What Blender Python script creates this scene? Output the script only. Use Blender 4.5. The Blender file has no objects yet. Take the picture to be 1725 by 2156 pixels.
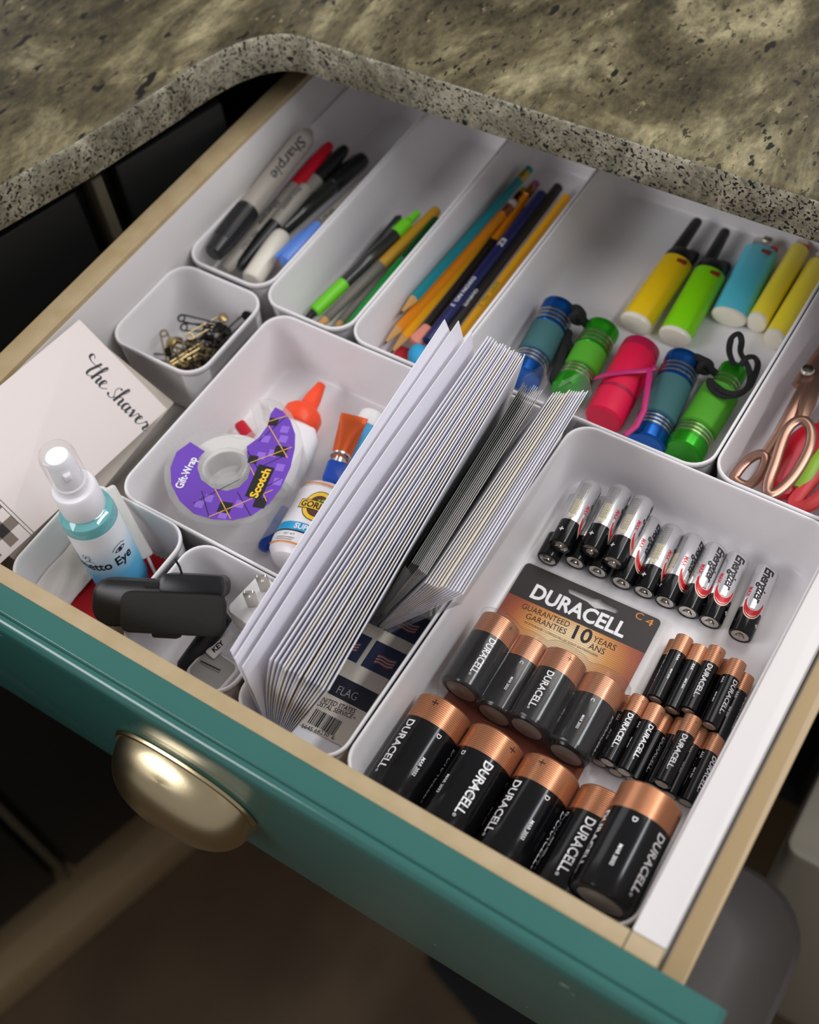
import bpy, bmesh, math, random
from mathutils import Vector, Matrix
from mathutils.geometry import tessellate_polygon

# ------------------------------------------------------------------ camera, light, exposure
# All lengths below are millimetres in the drawer's own frame (x along the drawer front, y into the
# cabinet, z up from the floor of the organiser bins); Z0 lifts that frame to its height over the floor.
S = 0.001
Z0 = 800.0
random.seed(7)
scene = bpy.context.scene
COL = scene.collection
CAM_F = 2573.33
CAM_R = ((0.8404289, 0.5346776, -0.0883124), (0.4012161, -0.7234456, -0.5618293), (-0.3642867, 0.4367452, -0.8225258))
CAM_C = (74.2944, -358.2568, 647.9107)


def W(x, y, z):
    return Vector((x * S, y * S, (z + Z0) * S))


def at(u, v, z):
    """Point of the photograph (1725 x 2156) on the horizontal plane z, in the drawer frame (mm)."""
    a, b = (u - 862.5) / CAM_F, (v - 1078.0) / CAM_F
    d = [CAM_R[0][i] * a + CAM_R[1][i] * b + CAM_R[2][i] for i in range(3)]
    t = (z - CAM_C[2]) / d[2]
    return Vector((CAM_C[0] + t * d[0], CAM_C[1] + t * d[1], z))


cam_data = bpy.data.cameras.new('camera')
cam = bpy.data.objects.new('camera', cam_data)
COL.objects.link(cam)
_r = [Vector(a).normalized() for a in CAM_R]
cam.matrix_world = Matrix.Translation(W(*CAM_C)) @ Matrix((
    (_r[0][0], -_r[1][0], -_r[2][0]), (_r[0][1], -_r[1][1], -_r[2][1]), (_r[0][2], -_r[1][2], -_r[2][2]))).to_4x4()
cam_data.sensor_fit = 'VERTICAL'
cam_data.sensor_height = 36.0
cam_data.lens = 36.0 * CAM_F / 2156.0
cam_data.clip_start = 0.01
cam_data.dof.use_dof = True
cam_data.dof.focus_distance = 0.70
cam_data.dof.aperture_fstop = 5.0
scene.camera = cam
scene.cycles.transparent_max_bounces = 40
scene.cycles.denoising_input_passes = 'RGB_ALBEDO'

scene.view_settings.view_transform = 'Standard'
scene.view_settings.look = 'None'
scene.view_settings.gamma = 1.0
scene.view_settings.use_curve_mapping = False
scene.view_settings.exposure = 0.0

world = bpy.data.worlds.new('room_light')
scene.world = world
world.use_nodes = True
world.node_tree.nodes['Background'].inputs['Color'].default_value = (0.96, 0.93, 0.95, 1)
world.node_tree.nodes['Background'].inputs['Strength'].default_value = 0.36


def area(name, loc, target, sx, sy, power, color):
    l = bpy.data.lights.new(name, 'AREA')
    l.shape = 'RECTANGLE'
    l.size, l.size_y, l.energy, l.color = sx, sy, power, color
    o = bpy.data.objects.new(name, l)
    COL.objects.link(o)
    o.location = loc
    o.rotation_euler = (Vector(target) - Vector(loc)).to_track_quat('-Z', 'Y').to_euler()
    return o


area('window_light', (-1.25, -1.45, 2.2), (-0.2, 0.0, 0.85), 1.0, 0.8, 19.0, (0.97, 0.97, 1.0))
area('side_window_light', (-1.9, 0.35, 1.75), (-0.2, 0.0, 0.85), 1.5, 1.3, 10.0, (0.97, 0.97, 1.0))
area('room_lamp', (0.15, 1.0, 2.4), (-0.2, -0.1, 0.85), 1.1, 0.9, 11.0, (1.0, 0.96, 0.91))
strip = area('ceiling_light', (0.66, 0.40, 2.05), (-0.15, 0.0, 0.85), 0.11, 1.5, 11.0, (0.93, 0.96, 1.0))
strip.rotation_euler = (0.0, math.radians(30), 0.0)      # long fitting that runs front to back over the worktop

# ------------------------------------------------------------------ materials


def lin(c):
    if isinstance(c, str):
        c = c.lstrip('#')
        c = [int(c[i:i + 2], 16) / 255 for i in (0, 2, 4)]
    return tuple((x / 12.92 if x <= 0.04045 else ((x + 0.055) / 1.055) ** 2.4) for x in c) + (1,)


MATS = {}


def mat(name, color='#808080', rough=0.5, metal=0.0, trans=0.0, alpha=1.0, ior=1.45, bump=None, var=None, coat=0.0, sub=0.0, aniso=0.0, spec=None):
    m = bpy.data.materials.new(name)
    m.use_nodes = True
    nt = m.node_tree
    b = nt.nodes['Principled BSDF']
    b.inputs['Base Color'].default_value = lin(color)
    b.inputs['Roughness'].default_value = rough
    b.inputs['Metallic'].default_value = metal
    b.inputs['Transmission Weight'].default_value = trans
    b.inputs['Alpha'].default_value = alpha
    b.inputs['IOR'].default_value = ior
    b.inputs['Coat Weight'].default_value = coat
    b.inputs['Anisotropic'].default_value = aniso
    if spec is not None:
        b.inputs['Specular IOR Level'].default_value = spec
    if sub:
        b.inputs['Subsurface Weight'].default_value = sub
        b.inputs['Subsurface Radius'].default_value = (0.004, 0.004, 0.004)
    tc = nt.nodes.new('ShaderNodeTexCoord')
    if bump:                                   # (scale, strength[, distance])
        n = nt.nodes.new('ShaderNodeTexNoise')
        n.inputs['Scale'].default_value = bump[0]
        n.inputs['Detail'].default_value = 4
        bp = nt.nodes.new('ShaderNodeBump')
        bp.inputs['Strength'].default_value = bump[1]
        bp.inputs['Distance'].default_value = bump[2] if len(bump) > 2 else 0.0005
        nt.links.new(tc.outputs['Object'], n.inputs['Vector'])
        nt.links.new(n.outputs['Fac'], bp.inputs['Height'])
        nt.links.new(bp.outputs['Normal'], b.inputs['Normal'])
    if var:                                    # (scale, second colour, lo, hi)
        n = nt.nodes.new('ShaderNodeTexNoise')
        n.inputs['Scale'].default_value = var[0]
        n.inputs['Detail'].default_value = 5
        r = nt.nodes.new('ShaderNodeValToRGB')
        r.color_ramp.elements[0].position = var[2]
        r.color_ramp.elements[1].position = var[3]
        r.color_ramp.elements[0].color = lin(color)
        r.color_ramp.elements[1].color = lin(var[1])
        nt.links.new(tc.outputs['Object'], n.inputs['Vector'])
        nt.links.new(n.outputs['Fac'], r.inputs['Fac'])
        nt.links.new(r.outputs['Color'], b.inputs['Base Color'])
    MATS[name] = m
    return m


def clear(name, tint=(0.93, 0.94, 0.95), rough=0.06, opacity=0.12, gloss=0.5):
    """Thin clear plastic film: see-through, with a glossy reflection that grows at grazing angles."""
    m = bpy.data.materials.new(name)
    m.use_nodes = True
    nt = m.node_tree
    nt.nodes.remove(nt.nodes['Principled BSDF'])
    out = nt.nodes['Material Output']
    tr = nt.nodes.new('ShaderNodeBsdfTransparent')
    tr.inputs['Color'].default_value = (*tint, 1)
    gl = nt.nodes.new('ShaderNodeBsdfGlossy')
    gl.inputs['Roughness'].default_value = rough
    gl.inputs['Color'].default_value = (0.9, 0.9, 0.9, 1)
    df = nt.nodes.new('ShaderNodeBsdfDiffuse')
    df.inputs['Color'].default_value = (*tint, 1)
    lw = nt.nodes.new('ShaderNodeLayerWeight')
    lw.inputs['Blend'].default_value = 0.5
    pw = nt.nodes.new('ShaderNodeMath')
    pw.operation = 'POWER'
    pw.inputs[1].default_value = 3.0
    fr = nt.nodes.new('ShaderNodeMath')
    fr.operation = 'MULTIPLY_ADD'
    fr.inputs[1].default_value = gloss
    fr.inputs[2].default_value = 0.03
    nt.links.new(lw.outputs['Facing'], pw.inputs[0])
    nt.links.new(pw.outputs[0], fr.inputs[0])
    a = nt.nodes.new('ShaderNodeMixShader')
    a.inputs['Fac'].default_value = opacity
    c = nt.nodes.new('ShaderNodeMixShader')
    nt.links.new(tr.outputs[0], a.inputs[1])
    nt.links.new(df.outputs[0], a.inputs[2])
    nt.links.new(fr.outputs[0], c.inputs[0])
    nt.links.new(a.outputs[0], c.inputs[1])
    nt.links.new(gl.outputs[0], c.inputs[2])
    nt.links.new(c.outputs[0], out.inputs['Surface'])
    MATS[name] = m
    return m


def nodes_of(m):
    return m.node_tree, m.node_tree.nodes['Principled BSDF'], m.node_tree.nodes['Texture Coordinate']


def ringed(name, color, dark, pitch, rough=0.3, metal=0.9):
    """Metallic foil printed with fine rings round the local y axis."""
    m = mat(name, color, rough, metal)
    nt, b, tc = nodes_of(m)
    w = nt.nodes.new('ShaderNodeTexWave')
    w.bands_direction = 'Y'
    w.inputs['Scale'].default_value = 2 * math.pi / (20 * pitch * S)
    r = nt.nodes.new('ShaderNodeValToRGB')
    r.color_ramp.elements[0].position = 0.05
    r.color_ramp.elements[1].position = 0.45
    r.color_ramp.elements[0].color = lin(dark)
    r.color_ramp.elements[1].color = lin(color)
    nt.links.new(tc.outputs['Object'], w.inputs['Vector'])
    nt.links.new(w.outputs['Fac'], r.inputs['Fac'])
    nt.links.new(r.outputs['Color'], b.inputs['Base Color'])
    bp = nt.nodes.new('ShaderNodeBump')
    bp.inputs['Strength'].default_value = 0.25
    bp.inputs['Distance'].default_value = 0.0001
    nt.links.new(w.outputs['Fac'], bp.inputs['Height'])
    nt.links.new(bp.outputs['Normal'], b.inputs['Normal'])
    return m


# ------------------------------------------------------------------ mesh building
IDENT = Matrix.Identity(4)


def rrect(x0, x1, y0, y1, r, n=6):
    r = max(0.01, min(r, (x1 - x0) / 2 - 1e-3, (y1 - y0) / 2 - 1e-3))
    pts = []
    for cx, cy, a0 in ((x1 - r, y1 - r, 0), (x0 + r, y1 - r, 90), (x0 + r, y0 + r, 180), (x1 - r, y0 + r, 270)):
        for i in range(n + 1):
            a = math.radians(a0 + 90 * i / n)
            pts.append((cx + r * math.cos(a), cy + r * math.sin(a)))
    return pts


class MB:
    def __init__(self):
        self.v, self.f, self.m = [], [], []

    def add(self, verts, faces, mi=0, M=None):
        k = len(self.v)
        for p in verts:
            p = Vector(p) if len(p) == 3 else Vector((p[0], p[1], 0))
            self.v.append(tuple(M @ p) if M is not None else tuple(p))
        for i, f in enumerate(faces):
            self.f.append([k + j for j in f])
            self.m.append(mi[i] if isinstance(mi, (list, tuple)) else mi)
        return self

    def loft(self, rings, mi=0, cap0=True, cap1=True, M=None, closed=True):
        n = len(rings[0])
        v = [p for r in rings for p in r]
        f, ms = [], []
        for i in range(len(rings) - 1):
            q = mi[i] if isinstance(mi, (list, tuple)) else mi
            for j in range(n if closed else n - 1):
                f.append((i * n + j, i * n + (j + 1) % n, (i + 1) * n + (j + 1) % n, (i + 1) * n + j))
                ms.append(q)
        if cap0:
            f.append(tuple(range(n))[::-1])
            ms.append(mi[0] if isinstance(mi, (list, tuple)) else mi)
        if cap1:
            f.append(tuple(range((len(rings) - 1) * n, len(rings) * n)))
            ms.append(mi[-1] if isinstance(mi, (list, tuple)) else mi)
        return self.add(v, f, ms, M)

    def lathe(self, prof, seg=28, mi=0, M=None, axis='Y', squash=1.0):
        """prof: (radius, position along axis). A radius of 0 closes the end."""
        rings = []
        for r, y in prof:
            r = max(r, 1e-3)
            ring = []
            for i in range(seg):
                a = 2 * math.pi * i / seg
                c, s_ = r * math.cos(a), r * math.sin(a) * squash
                ring.append((c, y, s_) if axis == 'Y' else (c, s_, y))
            rings.append(ring)
        return self.loft(rings, mi, True, True, M)

    def rbox(self, x0, x1, y0, y1, z0, z1, r=1.0, b=0.5, mi=0, M=None, n=4):
        b = min(b, (z1 - z0) / 2 - 1e-3)
        rings = []
        for dz, ins in ((0, b), (b * 0.3, b * 0.3), (b, 0)):
            rings.append([(x, y, z0 + dz) for x, y in rrect(x0 + ins, x1 - ins, y0 + ins, y1 - ins, max(r - ins, 0.05), n)])
        for dz, ins in ((b, 0), (b * 0.3, b * 0.3), (0, b)):
            rings.append([(x, y, z1 - dz) for x, y in rrect(x0 + ins, x1 - ins, y0 + ins, y1 - ins, max(r - ins, 0.05), n)])
        return self.loft(rings, mi, True, True, M)

    def prism(self, outline, z0, z1, mi=0, M=None, b=0.0):
        rings = [[(x, y, z0) for x, y in outline], [(x, y, z1) for x, y in outline]]
        if b:
            cx = sum(p[0] for p in outline) / len(outline)
            cy = sum(p[1] for p in outline) / len(outline)

            def ins(z):
                q = []
                for x, y in outline:
                    d = math.hypot(x - cx, y - cy) or 1
                    q.append((x - (x - cx) / d * b, y - (y - cy) / d * b, z))
                return q
            rings = [ins(z0), [(x, y, z0 + b) for x, y in outline], [(x, y, z1 - b) for x, y in outline], ins(z1)]
        return self.loft(rings, mi, True, True, M)

    def tube(self, pts, r, seg=8, mi=0, M=None, closed=False, flat=1.0, up=(0, 0, 1)):
        pts = [Vector(p) for p in pts]
        n = len(pts)
        rings = []
        for i, p in enumerate(pts):
            a = pts[(i - 1) % n] if closed or i else pts[0]
            c = pts[(i + 1) % n] if closed or i < n - 1 else pts[-1]
            t = (c - a).normalized()
            s_ = t.cross(Vector(up))
            if s_.length < 1e-4:
                s_ = t.cross(Vector((1, 0, 0.3)))
            s_.normalize()
            w = s_.cross(t)
            rr = r[i] if isinstance(r, (list, tuple)) else r
            rings.append([tuple(p + s_ * rr * math.cos(2 * math.pi * k / seg) + w * rr * flat * math.sin(2 * math.pi * k / seg)) for k in range(seg)])
        if closed:
            rings.append(rings[0])
            return self.loft(rings, mi, False, False, M)
        return self.loft(rings, mi, True, True, M)

    def build(self, name, mats, parent=None, mtx=None, sharp=35):
        me = bpy.data.meshes.new(name)
        me.from_pydata([(x * S, y * S, z * S) for x, y, z in self.v], [], self.f)
        if not isinstance(mats, (list, tuple)):
            mats = [mats]
        for m in mats:
            me.materials.append(MATS[m] if isinstance(m, str) else m)
        me.polygons.foreach_set('material_index', self.m)
        bm = bmesh.new()
        bm.from_mesh(me)
        bmesh.ops.remove_doubles(bm, verts=bm.verts, dist=2e-7)
        bmesh.ops.recalc_face_normals(bm, faces=bm.faces)
        bm.to_mesh(me)
        bm.free()
        me.polygons.foreach_set('use_smooth', [True] * len(me.polygons))
        me.set_sharp_from_angle(angle=math.radians(sharp))
        me.update()
        o = bpy.data.objects.new(name, me)
        COL.objects.link(o)
        if parent is not None:
            o.parent = parent
            if mtx is not None:
                o.matrix_local = to_m(mtx)
        else:
            o.matrix_world = place(mtx if mtx is not None else IDENT)
        return o


def to_m(M):
    """A matrix written in mm, as one in metres."""
    M = M.copy()
    M.translation = M.translation * S
    return M


def place(M):
    M = M.copy()
    M.translation = W(*M.translation)
    return M


def tag(o, label=None, cat=None, group=None, kind=None):
    for k, v in (('label', label), ('category', cat), ('group', group), ('kind', kind)):
        if v:
            o[k] = v
    return o


def thing(name, label, cat, M=IDENT, group=None):
    o = bpy.data.objects.new(name, None)
    o.empty_display_size = 0.01
    COL.objects.link(o)
    o.matrix_world = place(M)
    return tag(o, label, cat, group)


def T(x, y, z):
    return Matrix.Translation((x, y, z))


def RX(a):
    return Matrix.Rotation(math.radians(a), 4, 'X')


def RY(a):
    return Matrix.Rotation(math.radians(a), 4, 'Y')


def RZ(a):
    return Matrix.Rotation(math.radians(a), 4, 'Z')


def axes(o, x, y, z):
    M = Matrix((Vector(x), Vector(y), Vector(z))).transposed().to_4x4()
    M.translation = Vector(o)
    return M


def along(near, far, roll=0.0):
    """Frame at the middle of near-far, local y from near to far, local z as upright as it goes."""
    near, far = Vector(near), Vector(far)
    y = (far - near).normalized()
    x = y.cross(Vector((0, 0, 1))).normalized()
    z = x.cross(y)
    return axes((near + far) / 2, x, y, z) @ RY(roll)


# ------------------------------------------------------------------ lettering
_TEXT = {}


def _raw_text(s, bold, shear, space):
    key = (s, bold, shear, space)
    if key not in _TEXT:
        cu = bpy.data.curves.new('lettering', 'FONT')
        cu.body, cu.size, cu.shear, cu.offset, cu.space_character, cu.resolution_u = s, 1.0, shear, bold, space, 3
        o = bpy.data.objects.new('lettering', cu)
        me = bpy.data.meshes.new_from_object(o)
        vs = [(v.co.x, v.co.y) for v in me.vertices]
        fs = [tuple(p.vertices) for p in me.polygons]
        bpy.data.objects.remove(o)
        bpy.data.curves.remove(cu)
        bpy.data.meshes.remove(me)
        _TEXT[key] = (vs, fs)
    return _TEXT[key]


def text2d(s, h, bold=0.0, shear=0.0, space=1.0, width=None, align='L'):
    """Flat lettering: capitals h mm high, baseline on v = 0, starting (L) or centred (C) on u = 0."""
    cap = max(v[1] for v in _raw_text('H', 0.0, 0.0, 1.0)[0])
    vs, fs = _raw_text(s, bold, shear, space)
    k = h / cap
    x0, x1 = min(v[0] for v in vs), max(v[0] for v in vs)
    kx = width / (x1 - x0) if width else k
    off = x0 if align == 'L' else (x0 + x1) / 2
    return [((x - off) * kx, y * k) for x, y in vs], fs


def bend(vs, fs, r, y0, th0, lift=0.05, step=7.0):
    """Wrap flat (u, v) shapes on a cylinder round local y: u runs towards -y, v round towards +x."""
    bm = bmesh.new()
    bv = [bm.verts.new((u, v, 0)) for u, v in vs]
    for f in fs:
        try:
            bm.faces.new([bv[i] for i in f])
        except ValueError:
            pass
    lo, hi = min(v for _, v in vs), max(v for _, v in vs)
    d = r * math.radians(step)
    k = math.floor(lo / d) * d
    while k < hi:
        if k > lo:
            bmesh.ops.bisect_plane(bm, geom=bm.verts[:] + bm.edges[:] + bm.faces[:], plane_co=(0, k, 0), plane_no=(0, 1, 0), dist=1e-5)
        k += d
    bm.verts.index_update()
    out = []
    for v in bm.verts:
        th = th0 + v.co.y / r
        out.append(((r + lift) * math.sin(th), y0 - v.co.x, (r + lift) * math.cos(th)))
    ff = [tuple(v.index for v in f.verts) for f in bm.faces]
    bm.free()
    return out, ff


def disc(cx, cy, rx, ry=None, n=32):
    ry = ry or rx
    vs = [(cx + rx * math.cos(2 * math.pi * i / n), cy + ry * math.sin(2 * math.pi * i / n)) for i in range(n)]
    return vs, [tuple(range(n))]


def quad(x0, x1, y0, y1):
    return [(x0, y0), (x1, y0), (x1, y1), (x0, y1)], [(0, 1, 2, 3)]


def stroke(pts, w0, w1=None, n=10):
    """A pen stroke: Catmull-Rom through pts, w0/w1 the thin and thick widths (thick on downstrokes)."""
    w1 = w1 or w0
    P = [Vector((p[0], p[1])) for p in pts]
    P = [2 * P[0] - P[1]] + P + [2 * P[-1] - P[-2]]
    c = []
    for i in range(1, len(P) - 2):
        for k in range(n):
            t = k / n
            a, b, d, e = P[i - 1], P[i], P[i + 1], P[i + 2]
            c.append(0.5 * ((2 * b) + (d - a) * t + (2 * a - 5 * b + 4 * d - e) * t * t + (3 * b - a - 3 * d + e) * t ** 3))
    c.append(P[-2])
    vs, fs = [], []
    for i, p in enumerate(c):
        t = (c[min(i + 1, len(c) - 1)] - c[max(i - 1, 0)])
        t = t.normalized() if t.length > 1e-6 else Vector((1, 0))
        w = (w0 + (w1 - w0) * max(0.0, -t.y) ** 1.3) / 2
        nrm = Vector((-t.y, t.x))
        vs += [tuple(p + nrm * w), tuple(p - nrm * w)]
        if i:
            fs.append((2 * i - 2, 2 * i - 1, 2 * i + 1, 2 * i))
    return vs, fs

# ------------------------------------------------------------------ palette
mat('bin_white', '#e4e1e2', 0.32, bump=(900, 0.02))
mat('beige_paint', '#b09d7a', 0.42, bump=(400, 0.08), var=(60, '#a58f69', 0.35, 0.75))
mat('drawer_white', '#d8d4d1', 0.42, bump=(400, 0.05))
mat('drawer_floor', '#c9c2ba', 0.6)
mat('teal_paint', '#356a62', 0.15, bump=(700, 0.06), var=(8, '#30625b', 0.3, 0.8), coat=0.4)
nt, b, tc = nodes_of(MATS['teal_paint'])
n = nt.nodes.new('ShaderNodeTexNoise')
n.inputs['Scale'].default_value = 130
n.inputs['Detail'].default_value = 1
r = nt.nodes.new('ShaderNodeValToRGB')
r.color_ramp.elements[0].position, r.color_ramp.elements[1].position = 0.80, 0.82
mx = nt.nodes.new('ShaderNodeMix')
mx.data_type = 'RGBA'
nt.links.new(tc.outputs['Object'], n.inputs['Vector'])
nt.links.new(n.outputs['Fac'], r.inputs['Fac'])
nt.links.new(r.outputs['Color'], mx.inputs[0])
nt.links.new(b.inputs['Base Color'].links[0].from_socket, mx.inputs[6])
mx.inputs[7].default_value = lin('#9fb5a4')
nt.links.new(mx.outputs[2], b.inputs['Base Color'])
mat('slide_cream', '#b59c74', 0.4)
mat('dark_gap', '#15120f', 0.8)
mat('brass_aged', '#c9b995', 0.29, 1.0, aniso=0.5, bump=(500, 0.05))
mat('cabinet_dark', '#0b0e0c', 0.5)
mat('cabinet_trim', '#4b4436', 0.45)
mat('floor_wood', '#4a3b27', 0.5, bump=(60, 0.1), var=(9, '#594630', 0.3, 0.7))
mat('trim_wood', '#97815f', 0.5)
mat('mat_black', '#0b0a09', 0.8, bump=(300, 0.3))
mat('grey_tub', '#4a4643', 0.3)
mat('box_offwhite', '#b3aa98', 0.6)
mat('ink_black', '#17161a', 0.5)
mat('ink_white', '#efeff0', 0.45)
mat('ink_red', '#c3152a', 0.4)
mat('ink_cream', '#e3d8ba', 0.45)
mat('ink_orange', '#d8863a', 0.45)
mat('paper_white', '#e9e7ee', 0.75)
mat('paper_cool', '#dcdbe6', 0.75)
mat('paper_cream', '#eae4da', 0.75)
mat('paper_grey', '#a8a6a2', 0.75)
mat('steel', '#c9c5bd', 0.22, 1.0)
mat('steel_dull', '#9c958a', 0.35, 1.0)
mat('black_plastic', '#0f0f12', 0.34)
mat('black_rubber', '#100f0b', 0.7, bump=(1500, 0.5))
mat('white_plastic', '#eceaea', 0.28)
clear('film', (0.97, 0.97, 0.97), opacity=0.04, gloss=0.3, rough=0.1)
clear('bubble', (0.97, 0.965, 0.96), opacity=0.012, gloss=0.35, rough=0.14)
clear('clear_case', (0.96, 0.96, 0.955), opacity=0.10, gloss=0.45, rough=0.06)


def granite(name, c0, c1, c2, fleck, polish, cloud=9.0, dense=0.0, grain=(190, 3, .3, .65, .45, 1.25)):
    m = mat(name, c1, polish, spec=0.3)
    nt, b, tc = nodes_of(m)
    L = nt.links.new
    mp = nt.nodes.new('ShaderNodeMapping')
    mp.inputs['Rotation'].default_value = (0, 0, math.radians(25))
    mp.inputs['Scale'].default_value = (1.0, 0.45, 1.0) if not dense else (1.0, 1.0, 1.0)
    L(tc.outputs['Object'], mp.inputs['Vector'])

    def noise(scale, detail, rough=0.6, dist=0.0):
        n = nt.nodes.new('ShaderNodeTexNoise')
        n.inputs['Scale'].default_value = scale
        n.inputs['Detail'].default_value = detail
        n.inputs['Roughness'].default_value = rough
        n.inputs['Distortion'].default_value = dist
        L(mp.outputs['Vector'], n.inputs['Vector'])
        return n.outputs['Fac']

    def ramp(fac, stops):
        r = nt.nodes.new('ShaderNodeValToRGB')
        while len(r.color_ramp.elements) < len(stops):
            r.color_ramp.elements.new(0.5)
        for e, (p, c) in zip(r.color_ramp.elements, stops):
            e.position, e.color = p, c
        L(fac, r.inputs['Fac'])
        return r.outputs['Color']

    def mix(fac, a, c, mode='MIX'):
        x = nt.nodes.new('ShaderNodeMix')
        x.data_type, x.blend_type = 'RGBA', mode
        if isinstance(fac, float):
            x.inputs[0].default_value = fac
        else:
            L(fac, x.inputs[0])
        for s_, i in ((a, 6), (c, 7)):
            if isinstance(s_, tuple):
                x.inputs[i].default_value = s_
            else:
                L(s_, x.inputs[i])
        return x.outputs[2]
    k, w = (0, 0, 0, 1), (1, 1, 1, 1)
    base = ramp(noise(cloud, 6, 0.62, 1.2), [(0.36, lin(c0)), (0.5, lin(c1)), (0.62, lin(c2))])
    grn = ramp(noise(grain[0], grain[1], 0.72), [(grain[2], (grain[4],) * 3 + (1,)), (grain[3], (grain[5],) * 3 + (1,))])
    col = mix(0.8, base, grn, 'MULTIPLY')
    spots = ramp(noise(230 if not dense else 460, 2, 0.5), [(0.60 - dense, k), (0.65 - dense, w)])
    zone = ramp(noise(22, 3, 0.6), [(0.40 - 2 * dense, k), (0.58 - 2 * dense, w)])
    col = mix(mix(1.0, spots, zone, 'MULTIPLY'), col, lin(fleck))
    big = ramp(noise(90 if not dense else 230, 2, 0.5), [(0.67 - dense * .6, k), (0.71 - dense * .6, w)])
    col = mix(big, col, lin(fleck))
    pale = ramp(noise(120, 3, 0.6), [(0.66, k), (0.74, w)])
    col = mix(pale, col, lin(c2))
    L(col, b.inputs['Base Color'])
    return m


granite('granite_top', '#332e20', '#585039', '#8d8465', '#17150f', 0.36, cloud=10.0, grain=(160, 8, .32, .70, .3, 1.75))
granite('granite_edge', '#77725f', '#8d8773', '#aaa48f', '#1b1c18', 0.4, cloud=25.0, dense=0.045)

# ------------------------------------------------------------------ floor, cabinets, worktop
fl = MB()
fl.add([(-4000, -3000, 0), (3000, -3000, 0), (3000, 3000, 0), (-4000, 3000, 0)], [(0, 1, 2, 3)])
o = fl.build('floor', 'floor_wood', mtx=T(0, 0, -Z0))
o['kind'] = 'structure'

# main base cabinet: the carcass the drawer slides out of (open front where the drawer runs)
cab = thing('base_cabinet', 'dark base cabinet under the granite worktop that the open drawer slides out of', 'cabinet', T(-205, 230, -Z0))


def local_box(name, m, parent, x0, x1, y0, y1, z0, z1, ox, oy, oz, r=1.5, b=1.0):
    q = MB()
    q.rbox(x0 - ox, x1 - ox, y0 - oy, y1 - oy, z0 - oz, z1 - oz, r, b)
    return q.build(name, m, parent)


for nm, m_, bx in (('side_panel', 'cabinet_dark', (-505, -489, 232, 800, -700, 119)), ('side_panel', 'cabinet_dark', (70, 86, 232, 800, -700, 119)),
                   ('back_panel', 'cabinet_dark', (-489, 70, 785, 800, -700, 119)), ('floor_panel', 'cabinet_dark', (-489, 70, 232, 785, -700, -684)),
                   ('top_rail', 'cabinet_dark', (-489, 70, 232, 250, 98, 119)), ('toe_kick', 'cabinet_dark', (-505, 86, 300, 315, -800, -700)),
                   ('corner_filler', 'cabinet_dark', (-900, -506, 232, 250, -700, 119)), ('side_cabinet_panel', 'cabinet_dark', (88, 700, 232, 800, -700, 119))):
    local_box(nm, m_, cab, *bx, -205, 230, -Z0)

# cabinet of the run that comes forward on the left, its face angled as the worktop above it
ANG = 15.5
lc = thing('left_base_cabinet', 'dark base cabinet below the worktop run that comes forward on the left', 'cabinet', T(-505, 40, -Z0) @ RZ(-ANG))
q = MB()
q.rbox(-560, -22, -900, 130, 100, 919, 3, 1)
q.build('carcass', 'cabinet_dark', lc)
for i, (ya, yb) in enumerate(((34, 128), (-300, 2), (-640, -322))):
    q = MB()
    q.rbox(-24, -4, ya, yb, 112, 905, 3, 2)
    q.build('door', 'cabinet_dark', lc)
for ya in (15, -312):
    q = MB()
    q.rbox(-22, 2, ya - 3, ya + 6, 110, 910, 2, 1)
    q.build('stile', 'cabinet_trim', lc)  # paler colour stands in for light caught along door trim and gaps
q = MB()
q.rbox(-70, 26, -900, 130, 0, 60, 2, 1)
q.build('plinth', 'trim_wood', lc)

# worktop: one slab with an inside corner of large radius
edge = [(900, 203), (-300, 201), (-400, 200.5)]
for i in range(13):                                    # curve from the back run to the left run
    t = i / 12
    a, b_, c_ = Vector((-415, 200.3)), Vector((-462, 205)), Vector((-473, 120))
    p = a * (1 - t) ** 2 + b_ * 2 * t * (1 - t) + c_ * t * t
    edge.append((p.x, p.y))
edge += [(-490, 47), (-511, -22), (-560, -190), (-760, -880)]
outer = [(-1700, -880), (-1700, 1000), (900, 1000)]
ct = MB()
pts = edge + outer
n = len(pts)


def off(i, d):
    if i >= len(edge):
        return pts[i]
    a, b_ = Vector(pts[max(i - 1, 0)]), Vector(pts[min(i + 1, len(edge) - 1)])
    t = (b_ - a).normalized()
    return (pts[i][0] + t.y * d, pts[i][1] - t.x * d)


rings = [[(*off(i, 2), 120) for i in range(n)], [(*off(i, 0), 122) for i in range(n)], [(*off(i, 0), 148) for i in range(n)],
         [(*off(i, 1), 150.6) for i in range(n)], [(*off(i, 4), 152) for i in range(n)]]
ct.loft(rings, [1, 1, 1, 0])
o = ct.build('countertop', ['granite_top', 'granite_edge'], mtx=T(0, 0, 0), sharp=50)
tag(o, 'olive and grey speckled granite worktop with a curved inside corner above the drawer', 'countertop')

# ------------------------------------------------------------------ things on the floor under the drawer
o = MB()
o.rbox(-110, 110, -90, 90, 0, 16, 12, 3)
o = o.build('floor_mat', 'mat_black', mtx=T(-85, -55, -Z0) @ RZ(-17))
tag(o, 'thick black mat lying on the dark floor below the drawer front', 'mat')

tub = thing('storage_tub', 'grey see-through plastic tub with rounded corners below the right end of the drawer', 'tub', T(52, -125, -Z0))
q = MB()
rr = []
for z, ins in ((0, 26), (6, 20), (480, 2), (490, 0), (496, 0)):
    rr.append([(x, y, z) for x, y in rrect(-65 + ins, 65 - ins, -115 + ins, 115 - ins, 50)])
q.loft(rr)
q.build('body', 'grey_tub', tub)
q = MB()
q.loft([[(x, y, z) for x, y in rrect(-68 + i, 68 - i, -118 + i, 118 - i, 51)] for z, i in ((494, 0), (500, 0), (503, 4), (499, 14), (499, 40))])
q.build('lid', 'grey_tub', tub)

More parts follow.
